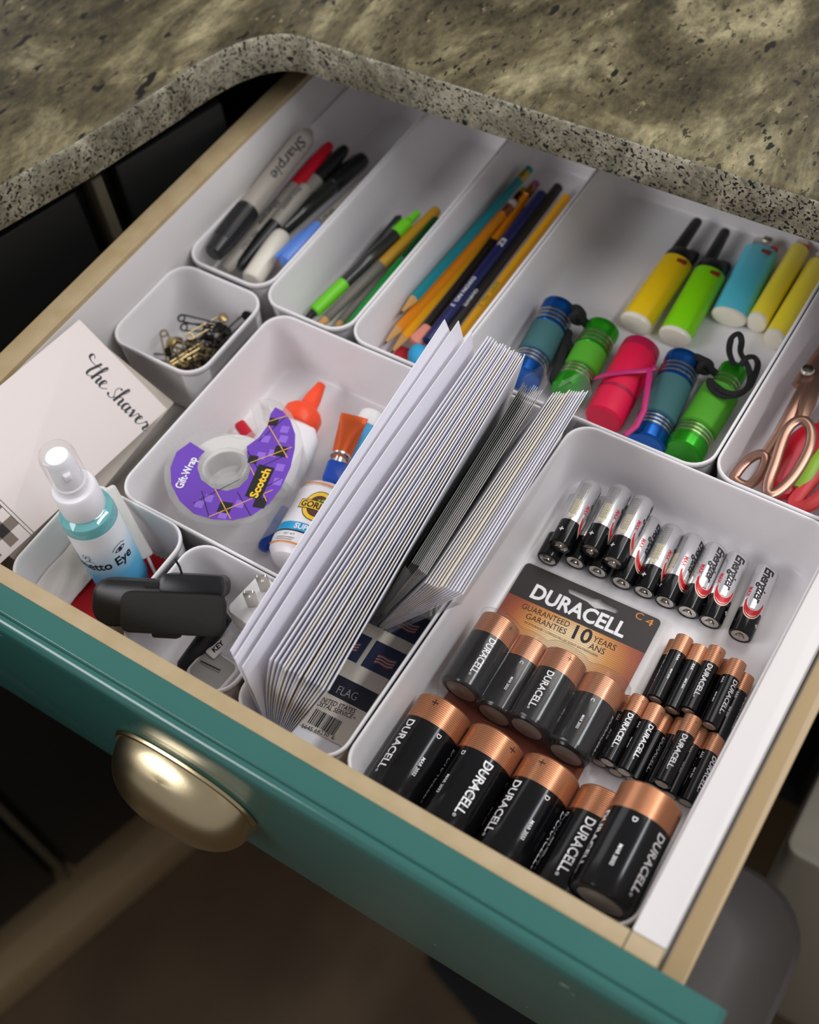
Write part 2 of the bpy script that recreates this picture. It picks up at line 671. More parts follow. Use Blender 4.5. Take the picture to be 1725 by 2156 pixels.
o = MB()
o.rbox(-82, 82, -90, 90, 0, 440, 12, 4)
o = o.build('cardboard_carton', 'box_offwhite', mtx=T(160, 134, -Z0))
tag(o, 'off-white carton on the floor behind the grey plastic tub', 'carton')

# ------------------------------------------------------------------ the drawer
DX0, DX1, DY0, DY1 = -452.0, 34.0, -202.5, 330.0
ZT, ZB = 88.0, -14.0
drawer = thing('drawer', 'open wooden drawer with a glossy teal front, full of white organiser bins', 'drawer', T(-209, 64, -14))


def dpart(name, m, x0, x1, y0, y1, z0, z1, r=1.0, b=0.8):
    return local_box(name, m, drawer, x0, x1, y0, y1, z0, z1, -209, 64, -14, r, b)


dpart('side_board', 'beige_paint', DX0 - 17, DX0, DY0 + 0.1, DY1, ZB, ZT)
dpart('wall_liner', 'drawer_white', DX0, DX0 + 0.9, DY0 + 1, DY1 - 1, -3, ZT - 4, 0.2, 0.1)
dpart('side_board', 'drawer_white', DX1, DX1 + 16.5, DY0 + 0.1, DY1, ZB, ZT)  # white here paints the bright sheen on this beige board's top
dpart('front_board', 'beige_paint', DX0 - 17, DX1 + 16.5, -212, DY0, ZB, ZT)
dpart('back_board', 'drawer_white', DX0 - 17, DX1 + 16.5, DY1, DY1 + 12, ZB, ZT)
dpart('bottom_board', 'drawer_floor', DX0 + 0.2, DX1 - 0.2, DY0 + 0.2, DY1 - 0.2, -8, -2.2)
dpart('slide_rail', 'slide_cream', DX1 + 18.2, DX1 + 29.5, -211.5, DY1, 58, 71, 1, 1)
dpart('slide_rail', 'slide_cream', DX0 - 30, DX0 - 18.2, -211.5, DY1, 58, 71, 1, 1)
dpart('joint_gap', 'dark_gap', DX1 - .3, DX1 + .3, -211.6, DY0 + .2, ZT - .2, ZT + .06, .1, .02)
prof = [(-212, 88), (-224.2, 88), (-225.2, 87.6), (-225.9, 86.7), (-226.1, 85.6), (-226.8, 86.2)]
for i in range(7):
    a = math.radians(90 - 15 * i)
    prof.append((-226.8 - 6.2 * math.cos(a), 80.0 + 6.2 * math.sin(a)))
prof += [(-233, 70), (-233, -56)]
for i in range(1, 5):
    a = math.radians(22.5 * i)
    prof.append((-225 - 8 * math.cos(a), -57 - 8 * math.sin(a)))
prof += [(-212, -65)]
q = MB()
rings = []
for x, ins in ((-520, 3), (-517, 0), (81, 0), (84, 3)):
    rings.append([(x + 209, max(y, -233 + ins) - 64, min(z, 88 - ins * 0.6) + 14) for y, z in prof])
q.loft(rings)
fp = q.build('front_panel', 'teal_paint', drawer, sharp=28)
# cup pull: half dome standing on the front panel, open below
q = MB()
NX, NT = 36, 12
HX, HY, HZ = -222.0, -233.0, 1.0


def cup(k, ph, t):
    sx = math.copysign(abs(math.cos(ph)) ** 0.88, math.cos(ph))
    sz = math.sin(ph) ** 0.72
    so = math.sin(ph) ** 0.64
    return (HX + (47.5 * k) * sx, HY - 30 * k * so * math.sin(t), HZ + 39 * k * sz * math.cos(t) - 4 * math.sin(t))


rings = [[cup(1, math.pi * i / NX, math.pi / 2 * j / NT) for i in range(NX + 1)] for j in range(NT + 1)]
rings += [[cup(0.955, math.pi * i / NX, math.pi / 2 * j / NT) for i in range(NX + 1)] for j in range(NT, -1, -1)]
q.loft([[(x + 209, y - 64, z + 14) for x, y, z in r] for r in rings], closed=False, cap0=False, cap1=False)
hp = q.build('cup_handle', 'brass_aged', drawer, sharp=60)
hp['label'] = 'aged brass cup pull'
q = MB()
q.tube([(x + 209, y - 64 - 1.2, z + 14) for x, y, z in (cup(1.015, math.pi * (0.02 + 0.96 * i / 48), 0.0) for i in range(49))], 2.1, 8)
q.build('rim', 'brass_aged', hp)

# ------------------------------------------------------------------ organiser bins


def make_bin(label, x0, x1, y0, y1, name='organizer_bin', h=50.0, r=16.0, taper=2.0):
    cx, cy = (x0 + x1) / 2, (y0 + y1) / 2
    a, b_ = (x1 - x0) / 2, (y1 - y0) / 2

    def ring(z, ins):
        return [(x, y, z) for x, y in rrect(-a + ins, a - ins, -b_ + ins, b_ - ins, max(r - ins * 0.7, 2), 8)]
    q = MB()
    rings = [ring(-2, taper + 7), ring(-1.4, taper + 3.5), ring(1, taper + 1.2), ring(5, taper + 0.5), ring(h - 5, 1.0), ring(h - 4.6, 0.25), ring(h - 1.2, 0),
             ring(h - 0.3, 0.35), ring(h, 0.9), ring(h - 0.3, 1.5), ring(h - 1.2, 1.9), ring(h - 4, 2.2), ring(8, taper + 2.0), ring(3, taper + 2.8), ring(0.8, taper + 4.4), ring(0, taper + 7)]
    q.loft(rings)
    o = q.build(name, 'bin_white', mtx=T(cx, cy, 0), sharp=60)
    return tag(o, label, 'bin', 'white plastic organiser bins in the drawer')


make_bin('long narrow white bin of marker pens along the back left of the drawer', -451, -377.5, 66, 322)
make_bin('long narrow white bin holding lime, grey and green pens', -376.5, -306, 58, 322)
make_bin('long narrow white bin holding wooden pencils and a navy pencil', -305, -232, 58, 322)
make_bin('wide white bin holding lighters and small torches', -231, -51, 69, 322)
make_bin('narrow white bin of scissors at the right edge of the photo', -50, 31.5, 69.5, 322)
make_bin('small square white bin of safety pins', -452 + 1.5, -371, -20, 62)
make_bin('white bin holding the purple tape dispenser and glue', -360.5, -214, -116.5, 56)
make_bin('small white bin with the blue spray bottle and red cloth', -381, -297.5, -197, -116.5)
make_bin('small white bin of chargers and cables', -293, -213.5, -197, -117.5)
make_bin('white bin under the upright envelopes with a sheet of stamps on its floor', -210, -139, -197, 67)
make_bin('large white bin of batteries at the front right', -137.5, 31.5, -197, 68.5)

# ------------------------------------------------------------------ helpers for copies and print
CAMV = Vector(CAM_C)


def on(M, u, v):
    """Where the sight line of photo point (u, v) meets the plane z = 0 of frame M: local (x, y)."""
    a, b = (u - 862.5) / CAM_F, (v - 1078.0) / CAM_F
    d = Vector([CAM_R[0][i] * a + CAM_R[1][i] * b + CAM_R[2][i] for i in range(3)])
    n, p = M.to_3x3() @ Vector((0, 0, 1)), M.translation
    hit = CAMV + d * ((p - CAMV).dot(n) / d.dot(n))
    q = M.inverted() @ hit
    return q.x, q.y


def dup(root, M, label=None, group=None, roll=None):
    r = root.copy()
    COL.objects.link(r)
    r.matrix_world = place(M)
    if label:
        r['label'] = label
    if group:
        r['group'] = group
    for ch in list(root.children):
        c = ch.copy()
        COL.objects.link(c)
        c.parent = r
        for g in list(ch.children):
            d = g.copy()
            COL.objects.link(d)
            d.parent = c
    return r


def put(mb, shape, M=None, mi=0, z=0.0):
    vs, fs = shape
    mb.add([(p[0], p[1], z) if len(p) == 2 else p for p in vs], fs, mi, M)


def moved(shape, dx=0, dy=0, ang=0.0):
    c, s_ = math.cos(math.radians(ang)), math.sin(math.radians(ang))
    return [(x * c - y * s_ + dx, x * s_ + y * c + dy) for x, y in shape[0]], shape[1]


def cross(a, w):
    return [(-a, -w), (-w, -w), (-w, -a), (w, -a), (w, -w), (a, -w), (a, w), (w, w), (w, a), (-w, a), (-w, w), (-a, w)], [tuple(range(12))]


# ------------------------------------------------------------------ batteries
ringed('copper_foil', '#c08560', '#854c2e', 1.1, 0.3, 0.6)
ringed('copper_foil_small', '#cb9472', '#8f5334', 1.1, 0.32, 0.55)
mat('battery_black', '#0c0c0e', 0.16, bump=(260, 0.02), spec=0.4)
mat('terminal_steel', '#bdb5a8', 0.42, 0.8)
mat('battery_silver', '#d9d8da', 0.24, 0.75)
mat('battery_cream', '#d9d0b4', 0.35, 0.2)
mat('fine_print', '#77736c', 0.5)
mat('battery_white', '#e9e7e6', 0.3)


def copper_battery(name, label, cat, L, r, frac, th_txt, wid, cap, size_txt, foil, M, group):
    t = thing(name, label, cat, M, group)
    h = L / 2
    sp = h - L * frac
    q = MB()
    q.lathe([(r * .70, -h + .5), (r * .78, -h + .05), (r * .93, -h + .3), (r, -h + r * .12), (r, sp), (r, h - r * .12), (r * .94, h - .9), (r * .78, h - .7), (r * .4, h - .7)], 44, [0, 0, 0, 0, 1, 1, 1, 1])
    q.build('wrapper', ['battery_black', foil], t)
    q = MB()
    q.lathe([(0, -h + .15), (r * .45, -h + .15), (r * .5, -h + .4), (r * .6, -h + .35), (r * .72, -h + .2), (r * .72, -h + 1.2)], 36)
    q.build('negative_terminal', 'terminal_steel', t)
    q = MB()
    q.lathe([(r * .42, h - .75), (r * .34, h - .5), (r * .31, h + .7), (r * .26, h + .9), (0, h + .9)], 28)
    q.build('positive_terminal', 'steel', t)
    q = MB()
    for th in th_txt:
        a = math.radians(th)
        vs, fs = text2d('DURACELL', cap, 0.018, 0, 1.0, wid)
        vs = [(x, y - cap / 2) for x, y in vs]
        q.add(*bend(vs, fs, r, sp - cap * .55, a))
        vs, fs = text2d('®', cap * .35)
        q.add(*bend(moved((vs, fs), 0, -cap / 2)[0], fs, r, sp - cap * .55 - wid - cap * .12, a))
        b = math.radians(th + (360 / len(th_txt)) / 2)
        vs, fs = text2d(size_txt, cap * .5, 0.01)
        q.add(*bend(vs, fs, r, sp - cap * .6, b))
        vs, fs = text2d('MAR 2034' if size_txt == 'AAA' else 'MAR 2032', cap * .36, 0.01)
        q.add(*bend(vs, fs, r, sp - wid * .58, b))
    q.build('lettering', 'ink_white', t)
    q = MB()
    for th in th_txt:
        break
    q.add(*bend(*cross(r * .12, r * .016), r, sp + L * frac * .66, math.radians(th_txt[0] + 24)))
    q.build('plus_mark', 'ink_black', t)
    return t


def lay(x, y, z, roll=0.0, yaw=0.0, pitch=0.0):
    return T(x, y, z) @ RZ(yaw) @ RX(pitch) @ RY(roll)


# five D cells across the front of the battery bin
dl = ['large black and copper battery at the left end of the front row', 'large black and copper battery, second from the left in the front row',
      'large black and copper battery, middle one of the front row', 'large black and copper battery wedged low between two others in the front row',
      'large black and copper battery riding highest at the right end of the front row']
dm = [(-114.0, -157.5, 17.4, -33, 0.5), (-79.7, -158.5, 17.4, 22, 0), (-45.4, -158.5, 17.4, -38, 0), (-11.1, -158.5, 17.4, -5, 0), (10.8, -156, 44.2, 52, 1.5)]
dc = None
for (x, y, z, ro, yw), lb in zip(dm, dl):
    M = lay(x, y, z, ro, yw)
    if dc is None:
        dc = copper_battery('d_battery', lb, 'battery', 61.0, 17.05, .275, (0, 120, 240), 32.5, 5.2, 'D', 'copper_foil', M, 'large loose batteries')
    else:
        dup(dc, M, lb)

# four C cells in the blister pack
cl = ['leftmost battery inside the clear blister pack', 'sunken second battery inside the clear blister pack, half behind the third',
      'third battery inside the clear blister pack, its white lettering facing up', 'rightmost battery inside the clear blister pack']
cm = [(-113, -90, 20.5, 18, 1.5), (-91, -91, 14.2, 92, 1.5), (-69.5, -91.5, 20.5, -6, 1.5), (-44.5, -92.5, 16.2, 88, 1.5)]
cc = None
for (x, y, z, ro, yw), lb in zip(cm, cl):
    M = lay(x, y, z, ro, yw)
    if cc is None:
        cc = copper_battery('c_battery', lb, 'battery', 49.5, 12.9, .30, (0, 180), 24, 3.9, 'C', 'copper_foil', M, 'batteries in the blister pack')
    else:
        dup(cc, M, lb)

# loose AAA cells: two heaps against the right wall
aaa = [(-28.6, -86, 5.3, 60, 'bottom left of the front heap beside the blister pack'), (-18.4, -86.5, 5.3, 60, 'front heap, lying under the two leftmost ones'),
       (-8.2, -86, 5.3, 70, 'front heap, lowest in the middle with a plain side up'), (1.9, -84, 5.3, 12, 'front heap, low one with its name up beside the topmost'),
       (12.1, -83.5, 5.3, 80, 'front heap, low one to the right of the topmost'), (21.6, -83, 5.4, 48, 'front heap, rightmost one against the bin wall'),
       (-23.6, -87, 14.4, 0, 'front heap, top layer, leftmost'), (-13.4, -87.5, 14.4, 28, 'front heap, top layer, second from the left'),
       (6.9, -83.5, 14.4, 4, 'front heap, top layer, rightmost with bold name up'),
       (-22.0, -41, 5.3, 80, 'rear heap, bottom left, almost hidden by the pack'), (-11.4, -41, 5.3, 60, 'rear heap, bottom layer, under the two leftmost'),
       (-1.2, -40, 5.3, 60, 'rear heap, bottom layer, below the one named up'), (9.3, -38, 5.3, 100, 'rear heap, bottom layer, only its copper end showing'),
       (20.4, -41, 5.4, 80, 'rear heap, rightmost, low against the bin wall'),
       (-18.2, -40.5, 14.4, 100, 'rear heap, top layer, leftmost'), (-8.0, -41.5, 13.6, 92, 'rear heap, top layer, second from the left'),
       (0.6, -38, 14.5, 6, 'rear heap, top layer, third along, name facing up'), (14.0, -40, 14.4, 40, 'rear heap, top layer, rightmost')]
ac = None
for x, y, z, ro, lb in aaa:
    M = lay(x, y, z, ro, 3.0 if y > -60 else 2.0)
    lb = 'thin black and copper battery, ' + lb
    if ac is None:
        ac = copper_battery('aaa_battery', lb, 'battery', 44.0, 5.2, .27, (0, 180), 21.5, 2.9, 'AAA', 'copper_foil_small', M, 'thin batteries heaped by the right wall')
    else:
        dup(ac, M, lb)

# silver AA cells in a row along the back of the bin


def silver_battery(label, M, group):
    r, h = 7.1, 24.8
    t = thing('aa_battery', label, 'battery', M, group)
    q = MB()
    q.lathe([(5.3, -h + .6), (5.9, -h), (6.7, -h + .2), (r, -h + 1.2), (r, -h + 16.6), (r, h - 1.6), (6.6, h - .7), (6.0, h - .1), (5.2, h), (0, h)], 36, [1, 1, 1, 1, 0, 0, 0, 0, 0])
    q.build('wrapper', ['battery_silver', 'battery_black'], t)
    q = MB()
    q.lathe([(5.5, -h + .75), (5.3, -h + .35), (3.4, -h + .3), (2.9, -h + .1), (2.7, -h - 1.0), (2.3, -h - 1.25), (0, -h - 1.3)], 28)
    q.build('positive_terminal', 'steel', t)
    q = MB()
    vs, fs = text2d('Energizer', 5.6, 0.026, 0.25, 0.92, 25.5)
    q.add(*bend([(x, y - 2.2) for x, y in vs], fs, r, h - 3.0, math.radians(6)))
    q.build('lettering', 'ink_black', t)

    def horn(a, b_, a2, b2, w, th, lift):
        n = 18
        vs, fs = [], []
        for i in range(n + 1):
            s_ = -1 + 2 * i / n
            k_ = 1 - math.sqrt(1 - .985 * s_ * s_)
            vs += [(a - b_ * k_, s_ * w), (a2 - b2 * k_, s_ * w * .9)]
            if i:
                fs.append((2 * i - 2, 2 * i - 1, 2 * i + 1, 2 * i))
        return bend(vs, fs, r, h, th, lift, 9)
    q = MB()
    th = math.radians(4)
    q.add(*horn(40.2, 13.5, 33.6, 8.4, 6.6, th, .04), mi=1)
    q.add(*horn(39.5, 13.0, 38.7, 12.4, 6.2, th, .07), mi=0)
    q.add(*horn(38.0, 12.0, 34.2, 8.6, 5.9, th, .09), mi=0)
    vs, fs = text2d('MAX', 2.5, 0.03, 0.0, 1.05, 7.0)
    q.add(*bend([(x, y - 1.2) for x, y in vs], fs, r, h - 18.5, math.radians(-44), .06))
    q.build('red_swoosh', ['ink_red', 'ink_cream'], t)
    q = MB()
    for a in (62, -118):
        q = MB()
        q.add(*bend(*cross(1.5, .34), r, -h + 8.5, math.radians(a)))
        q.build('plus_mark', 'ink_white', t)
    q = MB()                                            # cream panel with lines of fine print
    q.add(*bend(*quad(17, 31.5, -2.4, 2.4), r, h, math.radians(-105), .03), mi=0)
    rnd = random.Random(3)
    for k in range(6):
        u = 4.0
        while u < 28:
            w = rnd.uniform(.5, 1.6)
            q.add(*bend(*quad(u, u + w, -3.0 + k * 1.05, -2.55 + k * 1.05), r, h, math.radians(-105), .06), mi=1)
            u += w + .5
    q.build('fine_print_panel', ['battery_cream', 'fine_print'], t)
    return t


ap = [(1139, 1175, 7.2, 150, 'bottom layer, leftmost, mostly covered'), (1196.5, 1182, 7.2, 170, 'bottom layer, second from the left, under the stacked three'),
      (1243.5, 1201, 7.2, 160, 'bottom layer, third from the left, under the stacked three'), (1294, 1225, 7.2, 60, 'fifth end from the left, its red swoosh on the right'),
      (1341, 1244, 7.2, 88, 'fifth from the right, its cream fine print showing'), (1386, 1265, 7.2, 56, 'fourth from the right, its name turned to the right'),
      (1433, 1286, 7.2, 26, 'third from the right'), (1480, 1307, 7.2, 8, 'second from the right, name straight up'),
      (1543, 1336, 7.2, 4, 'rightmost, lying apart from the others'), (1165, 1147, 18.9, 96, 'top layer, leftmost of three stacked on the others'),
      (1229.5, 1157, 18.9, 92, 'top layer, middle of three stacked on the others'), (1276.5, 1182, 18.9, 84, 'top layer, right one of three stacked on the others')]
bc = None
for u, v, z, ro, lb in ap:
    p = at(u, v, z)
    M = lay(p.x + 2.0, p.y + 25.6, z, ro, 4.5)
    lb = 'silver and black battery, ' + lb
    if bc is None:
        bc = silver_battery(lb, M, 'silver batteries along the back of the bin')
    else:
        dup(bc, M, lb)

# ------------------------------------------------------------------ blister pack
tl, tr = at(1110, 1182, 3.4), at(1395, 1306, 3.4)
bx = (tr - tl).normalized()
by = Vector((-bx.y, bx.x, 0))
CW = (tr - tl).length
MC = axes(tl + Vector((0, 0, -.6)), bx, by, (0, 0, 1)) @ T(CW / 2, 0, 0)      # origin: middle of the card's top edge
pack = thing('battery_blister_pack', 'blister pack card with orange print and four batteries under clear plastic', 'blister pack', MC)


def plate(outline, hole, z0, z1):
    bm = bmesh.new()
    es = []
    for lp in (outline, hole):
        vv = [bm.verts.new((x * S, y * S, z1 * S)) for x, y in lp]
        es += [bm.edges.new((vv[i], vv[(i + 1) % len(vv)])) for i in range(len(vv))]
    bmesh.ops.triangle_fill(bm, edges=es, use_beauty=True)
    ex = bmesh.ops.extrude_face_region(bm, geom=bm.faces[:])
    for g in ex['geom']:
        if isinstance(g, bmesh.types.BMVert):
            g.co.z = z0 * S
    bmesh.ops.recalc_face_normals(bm, faces=bm.faces)
    vs = [tuple(c / S for c in v.co) for v in bm.verts]
    bm.verts.index_update()
    fs = [tuple(v.index for v in f.verts) for f in bm.faces]
    bm.free()
    return vs, fs


card_m = mat('card_print', '#c7723a', 0.4)
nt, b, tc = nodes_of(card_m)
sx_ = nt.nodes.new('ShaderNodeSeparateXYZ')
nt.links.new(tc.outputs['Object'], sx_.inputs[0])


def mth(nt, op, a, c=None):
    n = nt.nodes.new('ShaderNodeMath')
    n.operation = op
    for i, x in enumerate((a, c)):
        if x is None:
            continue
        if isinstance(x, (int, float)):
            n.inputs[i].default_value = x
        else:
            nt.links.new(x, n.inputs[i])
    return n.outputs[0]


def cramp(nt, fac, stops, interp='LINEAR'):
    r = nt.nodes.new('ShaderNodeValToRGB')
    r.color_ramp.interpolation = interp
    while len(r.color_ramp.elements) < len(stops):
        r.color_ramp.elements.new(0.5)
    for e, (p, c) in zip(r.color_ramp.elements, stops):
        e.position, e.color = p, lin(c)
    nt.links.new(fac, r.inputs['Fac'])
    return r.outputs['Color']


dx_ = mth(nt, 'MULTIPLY', mth(nt, 'ADD', sx_.outputs['X'], -0.002), 1 / 0.046)
dy_ = mth(nt, 'MULTIPLY', mth(nt, 'ADD', sx_.outputs['Y'], 0.040), 1 / 0.034)
rad_ = mth(nt, 'SQRT', mth(nt, 'ADD', mth(nt, 'MULTIPLY', dx_, dx_), mth(nt, 'MULTIPLY', dy_, dy_)))
glow = cramp(nt, rad_, [(0.25, '#efd9ac'), (0.55, '#d89a50'), (0.85, '#a65a38'), (1.0, '#8a4634')])
wv = nt.nodes.new('ShaderNodeTexWave')
wv.bands_direction = 'Y'
wv.inputs['Scale'].default_value = 2 * math.pi / (20 * 1.3 * S)
nt.links.new(tc.outputs['Object'], wv.inputs['Vector'])
lines = cramp(nt, wv.outputs['Fac'], [(0.1, '#c9a892'), (0.5, '#ffffff')])
mx = nt.nodes.new('ShaderNodeMix')
mx.data_type, mx.blend_type = 'RGBA', 'MULTIPLY'
mx.inputs[0].default_value = 0.7
nt.links.new(glow, mx.inputs[6])
nt.links.new(lines, mx.inputs[7])
band = mth(nt, 'GREATER_THAN', sx_.outputs['Y'], -0.0245)
mx2 = nt.nodes.new('ShaderNodeMix')
mx2.data_type = 'RGBA'
nt.links.new(band, mx2.inputs[0])
nt.links.new(mx.outputs[2], mx2.inputs[6])
mx2.inputs[7].default_value = lin('#2b2726')
nt.links.new(mx2.outputs[2], b.inputs['Base Color'])

hole = [(-17, -7.2), (-15, -9), (-3, -9.6), (3, -11.6), (9, -9.6), (15.5, -9), (17, -7.4), (15.5, -5.6), (6, -5.2), (3, -4.0), (0, -5.2), (-15.5, -5.4)]
q = MB()
q.add(*plate(rrect(-CW / 2, CW / 2, -116, 0, 3, 4), [(x + 3, y + 1) for x, y in hole], -.4, 0.1))
q.build('card', 'card_print', pack)


def between(mb, M, p0, p1, s, h, bold=0.015, mi=0, z=.22, shear=0.0, space=1.0):
    """Lettering on the plane of M from photo point p0 to p1 (its baseline ends)."""
    a, c = Vector(on(M, *p0)), Vector(on(M, *p1))
    d = c - a
    vs, fs = text2d(s, h, bold, shear, space, d.length)
    put(mb, moved((vs, fs), a.x, a.y, math.degrees(math.atan2(d.y, d.x))), None, mi, z)


q = MB()
between(q, MC, (1115, 1256), (1311, 1343), 'DURACELL', 9.6, 0.03)
put(q, moved(text2d('®', 2.0), *on(MC, 1313, 1330)))
q.build('lettering', 'ink_white', pack)
q = MB()
between(q, MC, (1098, 1280), (1197, 1321), 'GUARANTEED', 3.7, 0.0)
between(q, MC, (1106, 1301), (1190, 1336), 'GARANTIES', 3.7, 0.0)
between(q, MC, (1203, 1343), (1240, 1357), '10', 9.2, 0.02)
between(q, MC, (1247, 1350), (1294, 1371), 'YEARS', 3.9, 0.0)
between(q, MC, (1238, 1365), (1271, 1379), 'ANS', 3.9, 0.0)
between(q, MC, (1104, 1311), (1258, 1384), "IN STORAGE / LORSQU'ELLES SONT ENTREPOSÉES", 1.3, 0.0)
q.build('lettering', 'ink_black', pack)
q = MB()
between(q, MC, (1336, 1300), (1350, 1307), 'C', 4.6, 0.0)
between(q, MC, (1357, 1313), (1372, 1320), '4', 4.6, 0.0)
q.build('lettering', 'ink_orange', pack)
# clear backing that reaches past the card, and the formed bubble over the four cells
q = MB()
q.rbox(-CW / 2 - 1, CW / 2 + 8.5, -119, 2, -1.0, -0.55, 6, .1)
q.build('backing', 'bubble', pack)
inv = MC.inverted()
cells = [inv @ Vector((x, y, z)) for x, y, z, _, _ in cm]


def roof(x):
    h = 0.0
    for c in cells:
        d = abs(x - c.x)
        if d < 14.4:
            h += math.exp((c.z + math.sqrt(14.4 ** 2 - d * d)) / 1.6)
    return 1.6 * math.log(h + math.exp(16 / 1.6))


q = MB()
xs = [cells[0].x - 14.3 + i * (cells[3].x - cells[0].x + 28.6) / 70 for i in range(71)]
yn, yf = cells[0].y - 31.0, cells[0].y + 26.6
rings = []
for k, hf in ((yn - 9, .03), (yn - 6, .10), (yn, .30), (yn + 2.5, .55), (yn + 4.5, .86), (yn + 6, .97), (yn + 8, 1), (yf - 2.5, 1), (yf - .8, .97), (yf, .85), (yf + .4, .3), (yf + .8, .03)):
    ring = [(xs[0] - .6, k, .2)]
    for x in xs:
        ring.append((x, k - .04 * (x - cells[0].x), .2 + (roof(x) - .2) * hf))
    ring.append((xs[-1] + .6, k - .04 * (xs[-1] - cells[0].x), .2))
    rings.append(ring)
q.loft(rings, closed=False, cap0=False, cap1=False)
q.build('bubble', 'bubble', pack, sharp=70)

# ------------------------------------------------------------------ pens, pencils and markers
mat('marker_grey', '#9c958b', 0.45)
mat('marker_black', '#161617', 0.35, coat=0.2)
mat('marker_red', '#c8102a', 0.4)
mat('marker_blue', '#5b86d6', 0.35)
mat('marker_white', '#e2dbcd', 0.35)
mat('marker_orange', '#e0532f', 0.4)
mat('pen_smoke', '#2c2f2a', 0.22, coat=0.4)
mat('pen_lime', '#6fd11f', 0.4)
mat('pen_gold', '#b98a1f', 0.45)
mat('pen_grey', '#6f6a62', 0.5)
mat('pen_green', '#0c8f37', 0.35)
mat('pen_green_dark', '#0c4a22', 0.35)
mat('gold_metal', '#c2a45c', 0.3, 1.0)
mat('wood_raw', '#c99a5e', 0.7, bump=(900, 0.2))
mat('lead', '#2a2624', 0.5)
mat('pencil_teal', '#0f8590', 0.4)
mat('pencil_orange', '#dd8412', 0.4)
mat('pencil_yellow', '#eba91a', 0.4)
mat('pencil_black', '#1d1a19', 0.4)
mat('pencil_navy', '#1c2152', 0.35)
mat('eraser_white', '#cfc8bf', 0.8)
mat('eraser_teal', '#2a8f86', 0.8)
mat('eraser_yellow', '#d8d018', 0.8)
mat('eraser_purple', '#8b4a6e', 0.8)
mat('eraser_pink', '#d98a78', 0.8)
mat('eraser_blue', '#2f9fd0', 0.6)
mat('eraser_red', '#c02a36', 0.7)
mat('ferrule_gold', '#9c8a32', 0.3, 1.0)
mat('ferrule_copper', '#b87648', 0.35, 1.0)


def rod(name, label, cat, near, far, parts, group=None, roll=0.0, seg=24):
    """A pen-like thing from near to far. parts: (part name, material, [(radius, mm from the near end), ...])."""
    M = along(near, far, roll)
    L = (Vector(far) - Vector(near)).length
    t = thing(name, label, cat, M, group)
    out = {}
    for nm, m, prof in parts:
        q = MB()
        q.lathe([(r, (s_ if s_ >= 0 else L + s_) - L / 2) for r, s_ in prof], seg)
        out[nm] = q.build(nm, m, t)
    t['length_mm'] = L
    return t, M, L


def wrap_text(t, m, s, h, r, y0, th, width=None, bold=0.015, shear=0.0, name='lettering'):
    vs, fs = text2d(s, h, bold, shear, 1.0, width)
    q = MB()
    q.add(*bend([(x, y - h / 2) for x, y in vs], fs, r, y0, math.radians(th)))
    return q.build(name, m, t)


G = 'marker pens in the back left bin'
# big chisel marker on top, cap towards the front
t, M, L = rod('marker_pen', 'fat grey marker with a ridged black cap, lying on top along the bin wall', 'marker', at(447, 537, 46), at(653, 276, 58),
              [('cap', 'marker_black', [(0, 0), (5.5, .3), (7.2, 2), (8.6, 16), (8.9, 40), (8.9, 47), (7.5, 47.5)]),
               ('barrel', 'marker_grey', [(7.4, 46), (8.6, 47.6), (8.6, 120), (8.2, 124), (6.5, 127), (3, -.4), (0, -.1)])], G)
q = MB()
for k in range(9):
    a = math.radians(-40 + 10 * k)
    q.tube([(8.4 * math.sin(a), -L / 2 + 14, 8.4 * math.cos(a)), (8.95 * math.sin(a), -L / 2 + 45, 8.95 * math.cos(a))], .45, 6)
o = q.build('cap_ridges', 'marker_black', t)
o['kind'] = 'stuff'
wrap_text(t, 'ink_black', 'Sharpie', 7.5, 8.65, 52, 38, 42, 0.01, 0.2)

t, M, L = rod('marker_pen', 'slim grey marker with a bright red cap pointing to the back', 'marker', at(474, 570, 26), at(697, 303, 36),
              [('barrel', 'marker_grey', [(0, 0), (3.5, .4), (4.8, 3), (5.6, 8), (5.7, 92), (5.2, 93)]),
               ('cap', 'marker_red', [(5.2, 91), (5.9, 92), (5.7, 120), (4.6, -6), (3.2, -1), (0, 0.001 - .2)])], G)
wrap_text(t, 'ink_black', 'Sharpie', 4.2, 5.75, 0, 12, 26, 0.01, 0.2)
wrap_text(t, 'ink_black', 'FINE POINT', 2.2, 5.75, -32, 30, 20, 0.01)

t, M, L = rod('marker_pen', 'slim grey marker lying across the red-capped one, rounded grey end to the back', 'marker', at(500, 566, 24), at(648, 392, 38),
              [('cap', 'marker_black', [(0, 0), (3.4, .4), (4.8, 4), (5.9, 30), (5.9, 46), (5.4, 46.5)]),  # black near cap stands in for the dark shadow beside the barrel
               ('barrel', 'marker_grey', [(5.3, 45), (5.7, 46.6), (5.7, -4), (4.6, -1.2), (2.4, -.2), (0, -.1)])], G)
wrap_text(t, 'ink_black', 'fine point', 2.6, 5.75, 36, 8, 22, 0.01)
t, M, L = rod('marker_pen', 'marker with a black tapered cap just right of the red cap', 'marker', at(575, 478, 22), at(730, 310, 34),
              [('barrel', 'marker_grey', [(0, 0), (4.8, 2), (5.7, 6), (5.7, 54), (5.2, 55)]),
               ('cap', 'marker_black', [(5.2, 53), (6.0, 54), (5.8, -16), (4.8, -5), (3.3, -.8), (0, -.2)])], G)
t, M, L = rod('marker_pen', 'glossy dark highlighter pen with a flat gold clip', 'marker', at(592, 486, 22), at(768, 332, 26),
              [('barrel', 'pen_smoke', [(0, 0), (4.6, .5), (6.2, 4), (6.3, 58), (5.8, 59)]),
               ('cap', 'marker_black', [(5.8, 57), (6.8, 58), (6.8, -6), (5.6, -1), (0, -.2)])], G)
q = MB()
q.rbox(-8.0, -5.6, -2, L / 2 - 4, 2.0, 3.2, .6, .4)
